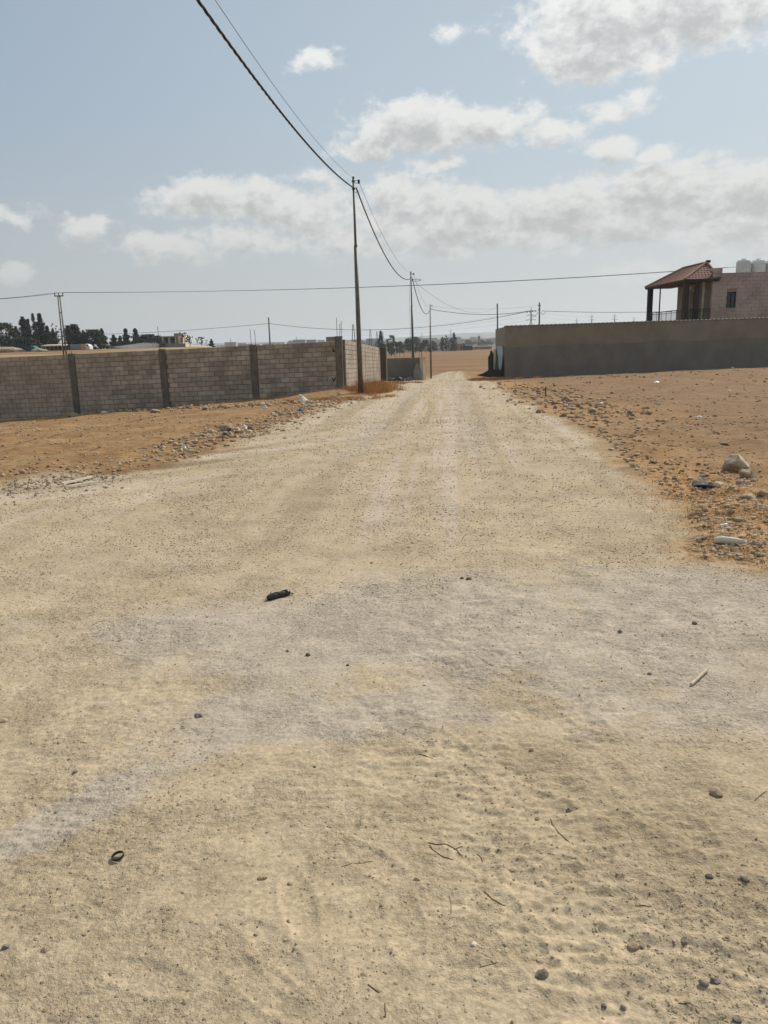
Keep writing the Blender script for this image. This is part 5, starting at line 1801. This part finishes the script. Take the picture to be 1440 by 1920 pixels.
# countable stones, one object each
STN = [
    (1384, 868, 22, 'stone', 'biggest pale boulder at the right edge, above the smaller rocks', 'boulder', .85),
    (1401, 886, 13, 'stoneb', 'brown boulder leaning against the lower right of the biggest pale boulder', 'boulder', .9),
    (1315, 899, 13, 'stone', 'wedge-shaped pale rock just above the black and white plate', 'rock', .8),
    (1350, 909, 11, 'stone', 'rough pale rock right of the black and white plate', 'rock', .6),
    (1390, 909, 10, 'stoneb', 'dark brown rock below the leaning brown boulder', 'rock', .8),
    (1405, 930, 14, 'stone', 'flat pale rock lower down at the right edge of the photo', 'rock', .5),
    (1432, 932, 9, 'stoneb', 'brown rock cut by the right edge beside the flat pale rock', 'rock', .7),
    (1419, 1028, 11, 'stoneb', 'round grey-brown stone right of the pale broken pipe', 'stone', .85),
    (1437, 975, 8, 'stoneb', 'small dark stone at the right edge above the pale pipe', 'stone', .8),
    (1070, 748, 10, 'stoneb', 'rounded brown stone just right of the iron stake', 'stone', .8),
    (1113, 769, 8, 'stoned', 'small black arched lump in the right verge rubble', 'stone', .8),
    (1183, 774, 8, 'stoned', 'round black lump alone on the edge of the right field', 'stone', .8),
    (1360, 831, 8, 'stoned', 'flat dark stone in the right field above the biggest boulder', 'stone', .5),
    (40, 882, 8, 'stoneb', 'brown stone standing alone at the left road edge', 'stone', 1.1),
    (425, 804, 13, 'stoneb', 'largest brown rock in the left verge rubble', 'rock', .8),
    (443, 806, 9, 'stone', 'pale rock right of the largest brown rock in the left verge', 'rock', .8),
    (469, 803, 7, 'stoned', 'dark lump beside the white scrap at the upper end of the left verge rubble', 'stone', 1.0),
    (136, 777, 9, 'stoneb', 'round stone at the foot of the wall below the leftmost visible pillar', 'stone', .7),
    (196, 772, 9, 'white', 'broken white rubble lump at the foot of the block wall', 'stone', .5),
    (290, 769, 12, 'stoneb', 'low brown clod at the wall foot left of the second pillar', 'clod', .5),
    (385, 763, 8, 'stone', 'bright hooked stone at the wall foot right of the second pillar', 'stone', .8),
    (880, 1085, 6, 'stoned', 'dark pebble, right one of the pair in the middle of the road', 'pebble', .9),
    (866, 1085, 4, 'stoned', 'dark pebble, smaller left one of the pair in the middle of the road', 'pebble', .9),
    (577, 1226, 6, 'stoned', 'dark pebble right below the black roll, alone on the sand', 'pebble', .9),
    (372, 1338, 10, 'stoned', 'cracked dark grey clod left of centre on the sand', 'clod', .6),
    (997, 1402, 6, 'stoneb', 'brown pointed pebble alone on the right half of the road', 'pebble', .9),
    (1346, 1481, 15, 'stoneb', 'brown stone with a dark left side, largest on the near sand', 'stone', .7),
    (1067, 1516, 7, 'stoned', 'dark round pebble left of the curved straw stem', 'pebble', .8),
    (1163, 1182, 5, 'stoned', 'small dark pebble up left of the white stick', 'pebble', .9),
    (1303, 1166, 6, 'stoned', 'dark grey pebble above the white stick', 'pebble', .8),
    (1219, 1259, 6, 'stoned', 'dark pebble with a hollow left of the white stick', 'pebble', .7),
    (492, 1651, 9, 'stoneb', 'flat brown pebble right of the small black ring', 'pebble', .6),
    (544, 1660, 6, 'stone', 'pale pebble just right of the flat brown pebble', 'pebble', .7),
    (1017, 1834, 12, 'stoned', 'large dark grey pebble at the bottom of the photo', 'pebble', .8),
    (1189, 1771, 11, 'stoneb', 'brown round pebble, left of a touching pair near the bottom', 'pebble', .8),
    (1204, 1770, 6, 'stoned', 'dark pebble, right of a touching pair near the bottom', 'pebble', .8),
    (1284, 1760, 9, 'stoned', 'bluish dark pebble right of the touching pair', 'pebble', .7),
    (1344, 1836, 11, 'stoned', 'dark wedge-shaped pebble at the lower right', 'pebble', .7),
    (1321, 1845, 9, 'stoned', 'dark round pebble just left of the wedge-shaped one', 'pebble', .8),
    (1331, 1646, 8, 'stoned', 'dark pebble at the right, up from the bluish one', 'pebble', .8),
    (1396, 1651, 9, 'stoned', 'flat dark pebble near the right edge of the near sand', 'pebble', .6),
    (1134, 1885, 6, 'stoned', 'small dark pebble, left of the row of three at the bottom', 'pebble', .8),
    (1170, 1887, 6, 'stoned', 'small dark pebble, right of the row of three at the bottom', 'pebble', .8),
    (1384, 1912, 9, 'stoned', 'blackish pebble at the bottom right corner', 'pebble', .8),
    (85, 1787, 9, 'stoneb', 'brown flat pebble near the bottom left', 'pebble', .6),
    (12, 1781, 8, 'stoned', 'grey pebble at the lower left edge', 'pebble', .8),
    (888, 1775, 7, 'white', 'whitish pebble near the bottom centre', 'pebble', .6),
    (3, 1345, 10, 'stoneb', 'olive brown clod half cut off by the left edge', 'clod', .6),
    (140, 1443, 6, 'stoned', 'small dark pebble on the left part of the sand', 'pebble', .6),
    (103, 1519, 4, 'stoned', 'tiny dark pebble lying on the pale streak at the left', 'pebble', .8),
    (652, 1246, 4, 'stoned', 'tiny dark pebble right of the one below the black roll', 'pebble', .9),
    (539, 1219, 4, 'stoned', 'tiny dark pebble left of the one below the black roll', 'pebble', .9),
    (697, 1052, 4, 'stoned', 'small dark stone in the middle of the road above the pair', 'pebble', .8),
    (590, 1437, 4, 'stoned', 'tiny brown-black pebble near the middle of the sand', 'pebble', .8),
]
mstn = {k: M[k] for k in ('stone', 'stoneb', 'stoned', 'white')}
M['white_stone'] = mat('white_stone', (.60, .56, .48), var=.2, scale=20)
mstn['white'] = M['white_stone']
for i, (px, py, r, mk, lab, cat, sq) in enumerate(STN):
    x, y, z = pxg(px, py + r * .5)
    rr = r / 1440 * math.hypot(y, 1.6) * (1.12 if cat in ('boulder', 'rock') else .82)
    zz = sz(x, y)
    blob({'boulder': 'boulder', 'rock': 'rock', 'stone': 'loose_stone', 'pebble': 'pebble', 'clod': 'clod'}[cat], (x, y + rr * .3, zz + rr * sq * (.45 if rr > .05 else .22)), rr, mstn[mk], lab, cat,
         'loose stones on the ground' if cat != 'boulder' else None, seed=100 + i, sub=2 if rr < .05 else 3, rough=.28 if rr > .05 else .75, squash=sq, rz=random.uniform(0, 3), sx=random.uniform(1.0, 1.3))

# ------------------------------------------------------------------ litter on the ground
def gpt(px, py, dz=0):
    x, y, z = pxg(px, py)
    return Vector((x, y, sz(x, y) + dz))


def ground_roll():
    a = gpt(501, 1125); b = gpt(543, 1115)
    r = .021
    m = MB(); P = []; rad = []
    for i in range(15):
        f = i / 14
        p = a.lerp(b, f); p.z = a.z + (b.z - a.z) * f + r * .85
        P.append(p); rad.append(r * (.55 if i == 0 else .9 if i == 1 else 1.0 if i < 13 else .92 if i == 13 else .8) * (1 + .08 * math.sin(i * 2.2)))
    t = thing('black_roll', (a.x, a.y, a.z), 'crumpled black plastic roll lying alone on the pale road', 'litter')
    m.tube(P, rad, 12).build('roll_body', M['black'], t, smooth=True)
    # spiral seams and loose corner
    for off in (0, 2.1):
        pts = []
        for i in range(40):
            f = .04 + .9 * i / 39
            c = a.lerp(b, f); c.z = a.z + (b.z - a.z) * f + r * .85
            d = (b - a).normalized(); u = d.cross(Vector((0, 0, 1))).normalized(); w = d.cross(u)
            ang = off + f * 11
            pts.append(c + (u * math.cos(ang) + w * math.sin(ang)) * r * 1.03)
        MB().tube(pts, .0035, 4).build('fold', M['black'], t)
    q = b + Vector((.005, 0, .012))
    MB().poly([q, q + Vector((.022, .006, -.008)), q + Vector((.012, -.014, -.006)), q + Vector((0, 0, .004)), q + Vector((.022, .006, -.004)), q + Vector((.012, -.014, -.002))],
              [(0, 1, 2), (5, 4, 3), (0, 1, 4, 3), (1, 2, 5, 4), (2, 0, 3, 5)]).build('loose_corner', M['black'], t)


ground_roll()


def ring():
    c = gpt(222, 1611, .004)
    w = 10.5 / 1440 * math.hypot(c.y, 1.6) * 1.0
    m = MB(); n = 30
    P = []
    tilt = Euler((R(6), R(-9), 0)).to_matrix()
    for i in range(n):
        a = 2 * math.pi * i / n
        for rr, z in ((w, 0), (w * 1.0, .0085), (w * .86, .0085), (w * .86, 0)):
            P.append(c + tilt @ Vector((rr * math.cos(a), rr * math.sin(a) * .97, z)) + Vector((0, 0, .001)))
    F_ = []
    for i in range(n):
        j = (i + 1) % n
        for k in range(4):
            F_.append((i * 4 + k, i * 4 + (k + 1) % 4, j * 4 + (k + 1) % 4, j * 4 + k))
    m.poly(P, F_)
    tag(m.build('plastic_ring', M['black'], None, smooth=False), 'small black plastic bottle ring lying on the near sand at left', 'ring')


ring()


def tube_thing(name, pts, rad, m, label, cat, n=8, group=None):
    return tag(MB().tube(pts, rad, n).build(name, m, None, smooth=True), label, cat, group)


# pale broken pipe at right
a = gpt(1341, 1018, .03); b = gpt(1370, 1024, .028); c = gpt(1396, 1031, .02)
pp = thing('broken_pipe', a, 'pale broken plastic pipe lying in the straw at the right', 'pipe')
MB().tube([a, a.lerp(b, .5) + Vector((0, 0, .004)), b, c], [.026, .03, .030, .022], 12, cap=True).build('pipe_wall', M['pipe'], pp, smooth=True)
# white stick
a = gpt(1296, 1284, .008); b = gpt(1325, 1260, .010)
st = MB().tube([a, a.lerp(b, .3) + Vector((.003, 0, .002)), a.lerp(b, .7), b], [.008, .0065, .0075, .009], 7).build('white_stick', mat('bleached_wood', (.55, .46, .35), var=.2, scale=30), None)
tag(st, 'short bleached stick lying on the sand at the right', 'stick')
# two slats at the left road edge
for (q0, q1, lab) in [((118, 911), (172, 896), 'upper pale wooden lath at the left edge of the road'), ((122, 918), (184, 906), 'lower pale wooden lath at the left edge of the road')]:
    a = gpt(*q0, dz=.035); b = gpt(*q1, dz=.03)
    d = (b - a); L = d.length; mid = (a + b) / 2
    tag(MB().box(mid, (L, .035, .022), rz=math.atan2(d.y, d.x), ry=-math.asin(d.z / L)).build('wooden_lath', M['pipe'], None), lab, 'lath')
# iron stake
a = gpt(1023.5, 746); b = at(1023, 725, a.y)
tube_thing('iron_stake', [a - Vector((0, 0, .1)), b], .022, M['rust'], 'thin dark iron stake upright in the rubble of the right verge', 'stake', 6)
# black and white plate
a = gpt(1322, 917, .02)
pl = thing('broken_plate', a, 'white plate with black underside tipped up among the rocks at right', 'plate')
m = MB(); n = 18; w = .12
E_ = Euler((R(-22), R(8), 0)).to_matrix()
for nm, mm, dz in (('plate_top', M['white'], .006), ('plate_rim', M['black'], 0)):
    m = MB()
    P = [a + E_ @ Vector((w * 1.05 * math.cos(2 * math.pi * i / n), w * .5 * math.sin(2 * math.pi * i / n), dz + zz)) for zz in (0, .006 if dz else .0055) for i in range(n)]
    if nm == 'plate_rim':
        P = [a + E_ @ Vector((w * 1.25 * math.cos(2 * math.pi * i / n) + .02, w * .62 * math.sin(2 * math.pi * i / n) - .02, zz - .02)) for zz in (0, .02) for i in range(n)]
    m.poly(P, [tuple(range(n)), tuple(range(2 * n - 1, n - 1, -1))] + [(i, (i + 1) % n, n + (i + 1) % n, n + i) for i in range(n)])
    m.build(nm, mm, pl)


def scrap(name, px, py, wpx, hpx, m, label, cat, seed):
    """crumpled film: folded sheet with thickness"""
    c = gpt(px, py + hpx / 2)
    k = math.hypot(c.y, 1.6) / 1440
    W, H = wpx * k, hpx * k
    rnd = random.Random(seed); n = 6
    P = []
    for j in range(n):
        for i in range(n):
            u, v = i / (n - 1) - .5, j / (n - 1) - .5
            e = 1 - .35 * rnd.random() * (abs(u) + abs(v))
            P.append(c + Vector((u * W * e + rnd.uniform(-.08, .08) * W, v * W * .7 * e, H * (.15 + .85 * max(0, 1 - (u * u + v * v) * 4.2) * (.5 + .7 * rnd.random())))))
    P2 = [p - Vector((0, 0, .004)) for p in P]
    F_ = []
    for j in range(n - 1):
        for i in range(n - 1):
            a_ = j * n + i
            F_ += [(a_, a_ + 1, a_ + n + 1, a_ + n), (n * n + a_ + n, n * n + a_ + n + 1, n * n + a_ + 1, n * n + a_)]
    ring_ = list(range(n)) + [n * j + n - 1 for j in range(1, n)] + [n * (n - 1) + i for i in range(n - 2, -1, -1)] + [n * j for j in range(n - 2, 0, -1)]
    for q in range(len(ring_)):
        a_, b_ = ring_[q], ring_[(q + 1) % len(ring_)]
        F_.append((a_, n * n + a_, n * n + b_, b_))
    o = MB().poly(P, []).poly(P2, [])
    o.f = F_
    return tag(o.build(name, m, None), label, cat, 'litter along the verges')


for i, a in enumerate([
    ('white_wrapper', 345, 836, 13, 9, M['white'], 'white crumpled plastic bag in the left verge, nearest of the litter there', 'litter'),
    ('black_bag', 424, 816, 24, 8, M['black'], 'black plastic bag lying below the largest brown rock of the left verge', 'litter'),
    ('white_wrapper', 459, 800, 10, 9, M['white'], 'white scrap beside the dark lump in the left verge', 'litter'),
    ('blue_wrapper', 463, 805, 12, 4, M['bluec'], 'blue scrap just under the white scrap of the left verge', 'litter'),
    ('blue_wrapper', 564, 769, 13, 7, M['bluec'], 'blue and white wrapper on the verge below the white sack', 'litter'),
    ('green_bottle', 581, 762, 14, 4, M['greenc'], 'flattened green bottle right of the blue wrapper', 'litter'),
    ('white_wrapper', 596, 759, 16, 4, M['white'], 'long pale wrapper between the green bottle and the pole bank', 'litter'),
    ('white_wrapper', 497, 762, 11, 7, M['white'], 'pale blue-white crumpled wrapper at the wall foot right of the third pillar', 'litter'),
    ('white_wrapper', 1126, 753, 12, 3, M['white'], 'white scrap on the rubble right of the iron stake', 'litter'),
    ('white_wrapper', 1230, 717, 14, 3, M['white'], 'long white scrap in the field close before the perimeter wall', 'litter'),
    ('white_wrapper', 1368, 733, 7, 4, M['white'], 'small white scrap in the middle of the right field', 'litter'),
    ('white_wrapper', 1311, 780, 12, 3, M['white'], 'white flat scrap in the near part of the right field', 'litter'),
    ('white_wrapper', 1360, 985, 18, 4, M['white'], 'white strip in the straw above the pale pipe', 'litter'),
    ('black_bag', 551, 753, 14, 5, M['black'], 'black bag tucked left of the white sack', 'litter'),
]):
    scrap(*a, seed=i + 9)

# white sack: tied, slumped
c = gpt(569, 754)
k = c.y / 1440
sk = MB()
H = 15 * k
prof = [(0, 9.5), (.15, 9.8), (.4, 7.6), (.65, 4.6), (.82, 2.6), (.9, 2.9), (1.0, 1.6)]
sk.tube([c + Vector((-.02 * i, 0, H * f - .02)) for i, (f, w) in enumerate(prof)], [w * k for f, w in prof], 11)
o = sk.build('white_sack', M['sack'], None, smooth=False)
for v in o.data.vertices:
    v.co += Vector((random.uniform(-.015, .015), random.uniform(-.015, .015), random.uniform(-.008, .008)))
tag(o, 'tied white sack slumped against the block wall near its corner', 'sack')

# ------------------------------------------------------------------ dry weeds and straw
def blades(name, X, Y, L, m, label, cat, lean=.5, wid=.004, flatly=False, kind='stuff'):
    n = len(X)
    Z = surf(X, Y)
    a = RS.uniform(0, 6.28, n)
    if flatly:
        d = np.stack([np.cos(a), np.sin(a), RS.uniform(-.02, .22, n)], 1)
    else:
        d = np.stack([np.cos(a) * lean * RS.uniform(0, 1.6, n), np.sin(a) * lean * RS.uniform(0, 1.6, n), np.ones(n)], 1)
    d /= np.linalg.norm(d, axis=1)[:, None]
    b = np.stack([X, Y, Z + (.004 if flatly else -.01)], 1)
    side = np.stack([-np.sin(a), np.cos(a), np.zeros(n)], 1)
    if not flatly:
        side = np.stack([np.cos(a + 1), np.sin(a + 1) * .5, np.zeros(n)], 1)
    w = np.broadcast_to(np.asarray(wid, float), (n,))[:, None]
    mid = b + d * L[:, None] * .5 + RS.normal(0, .06, (n, 3)) * L[:, None]
    tip = b + d * L[:, None] + RS.normal(0, .08, (n, 3)) * L[:, None]
    V_ = np.stack([b - side * w, b + side * w, mid + side * w * .8, mid - side * w * .8, tip], 1)
    if flatly:
        V_[..., 2] = np.maximum(V_[..., 2], (Z + .003)[:, None])
    V_ = V_.reshape(-1, 3)
    i = (np.arange(n) * 5)[:, None]
    F3 = np.concatenate([i + np.array([0, 1, 2]), i + np.array([0, 2, 3]), i + np.array([3, 2, 4])], 0)
    me = mesh_np(name, V_, F3, smooth=False)
    me.materials.append(m)
    o = bpy.data.objects.new(name, me); COL.objects.link(o)
    return tag(o, label, cat, kind=kind)


def weeds():
    # straw litter over the right verge
    n = 16000
    r = np.random.RandomState(3)
    X, Y = gen_screen(n * 3, 4.8, 17, 31, .05, .56)
    st = (ell(X, Y, 1300, 930, .9, 2.6, -.15) + ell(X, Y, 1400, 1020, 1.3, .8)) * (1 + .9 * fbm(X * 1.3, Y * 1.3, 4, 41))
    k = (st > r.uniform(.1, 1.0, len(X))) & (road_mask(X, Y) < 0)
    X, Y = X[k][:n], Y[k][:n]
    blades('straw_litter', X, Y, r.uniform(.025, .10, len(X)), mat('straw', (.50, .33, .16), var=.45, scale=9, col2=(.26, .15, .07)), 'orange-brown dry straw lying over the right verge of the road', 'straw', flatly=True, wid=.0022)
    # dry weeds round the base of the nearest pole
    def patch(cx, cy, sx_, sy_, n, h0, h1, lab, seed, wid, m=M['drygrass']):
        r = np.random.RandomState(seed)
        nc_ = max(4, n // 90)
        ax, ay = r.normal(cx, sx_, nc_), r.normal(cy, sy_, nc_)
        hs = r.uniform(.45, 1.0, nc_)
        q = r.randint(0, nc_, n)
        X = ax[q] + r.normal(0, .13, n); Y = ay[q] + r.normal(0, .16, n)
        blades('dry_weeds', X, Y, (h0 + (h1 - h0) * r.uniform(0, 1, n)) * hs[q], m, lab, 'weeds', wid=wid, lean=.55)
    x, y, _ = pxg(703, 737)
    patch(x + .0, y + 1.6, .42, .9, 5200, .12, .62, 'orange dry weeds growing at the wall foot right of the nearest pole', 51, .006)
    x, y, _ = pxg(668, 738)
    patch(x - .05, y + .9, .35, .6, 1800, .05, .30, 'sparse dry weeds left of the nearest pole', 52, .005)
    x, y, _ = pxg(628, 748)
    patch(x, y, .8, .5, 2600, .04, .16, 'rusty dry weeds on the bank below the wall corner', 53, .006)
    x, y, _ = pxg(930, 712)
    patch(x + .1, y + .3, .8, 1.0, 3200, .05, .26, 'orange dry weeds at the left foot of the perimeter wall', 54, .008)
    x, y, _ = pxg(745, 718)
    patch(x, y, .7, 1.8, 1500, .04, .2, 'low dry weeds along the road before the second pole', 55, .008)
    x, y, _ = pxg(1390, 950)
    patch(x, y, .5, .45, 700, .03, .12, 'low dry tufts between the stones at the right edge', 56, .002)
    x, y, _ = pxg(300, 768)
    patch(x, y, 2.8, .4, 900, .03, .14, 'low dry weeds along the foot of the block wall', 57, .005)


weeds()

TW = [([(803, 1580), (840, 1584), (868, 1600)], .0022, 'longest twig of the small heap in the lower middle'), ([(806, 1584), (822, 1602), (850, 1610)], .002, 'lower bent twig of the small heap in the lower middle'),
      ([(852, 1592), (868, 1584)], .0018, 'short twig end of the small heap in the lower middle'), ([(894, 1596), (902, 1602), (906, 1616)], .0018, 'short crooked twig right of the small twig heap'),
      ([(1032, 1535), (1045, 1560), (1068, 1584)], .002, 'curved straw stem lying on the near sand right of the twig heap'), ([(908, 1672), (928, 1690), (948, 1700)], .002, 'reddish bent twig below the twig heap'),
      ([(842, 1680), (846, 1700), (845, 1718)], .0013, 'thin upright-lying stem left of the reddish bent twig'), ([(1195, 1695), (1220, 1698)], .0016, 'short twig near the lower right pebbles'),
      ([(900, 1818), (935, 1811)], .0012, 'straight fine stem near the bottom middle'), ([(640, 1632), (672, 1622), (700, 1615)], .0013, 'long fine stem near the flat brown pebble'),
      ([(785, 1410), (812, 1420)], .0018, 'short twig in the middle of the sand'), ([(720, 1950), (724, 1920), (722, 1890)], .002, 'fine stem at the bottom edge'),
      ([(1415, 1500), (1432, 1488), (1440, 1486)], .0018, 'curved twig at the right edge beside the largest near stone'), ([(1272, 1881), (1296, 1882)], .0015, 'short stem above the bottom right pebble'),
      ([(690, 1855), (712, 1872)], .002, 'short dark twig left of bottom centre')]
for pts, r, lab in TW:
    C_ = [Vector((min(a_, 1438), min(b_, 1915), 0)) for a_, b_ in pts]
    C_ = [C_[0] * 2 - C_[1]] + C_ + [C_[-1] * 2 - C_[-2]]
    P = []
    for q in range(1, len(C_) - 2):
        for k in range(5):
            u = k / 5
            v = .5 * ((2 * C_[q]) + (C_[q + 1] - C_[q - 1]) * u + (2 * C_[q - 1] - 5 * C_[q] + 4 * C_[q + 1] - C_[q + 2]) * u * u + (3 * C_[q] - C_[q - 1] - 3 * C_[q + 1] + C_[q + 2]) * u ** 3)
            P.append(v + Vector((random.uniform(-.3, .3), random.uniform(-.25, .25), 0)))
    P.append(C_[-2])
    r *= .72
    P = [gpt(v.x, v.y, r * .9) for v in P]
    tube_thing('twig', P, [r] + [r * .9] * (len(P) - 2) + [r * .4], M['twig'], lab, 'twig', 5, 'twigs on the near sand')


# ------------------------------------------------------------------ haze
def haze():
    m = bpy.data.materials.new('haze_air'); m.use_nodes = True
    nt = m.node_tree; nt.nodes.clear()
    o_ = nt.nodes.new('ShaderNodeOutputMaterial'); v = nt.nodes.new('ShaderNodeVolumePrincipled')
    v.inputs['Color'].default_value = (.86, .92, 1.0, 1); v.inputs['Density'].default_value = .00020
    v.inputs['Anisotropy'].default_value = .3
    nt.links.new(v.outputs[0], o_.inputs['Volume'])
    o = MB().box((0, 6000, 30), (26000, 13000, 130)).build('haze', m, None)
    o['kind'] = 'stuff'
    tag(o, 'pale dusty air that veils the far hills and town', 'haze')


HAZE = True
if HAZE:
    haze()
print('verts ground', nr * nc)
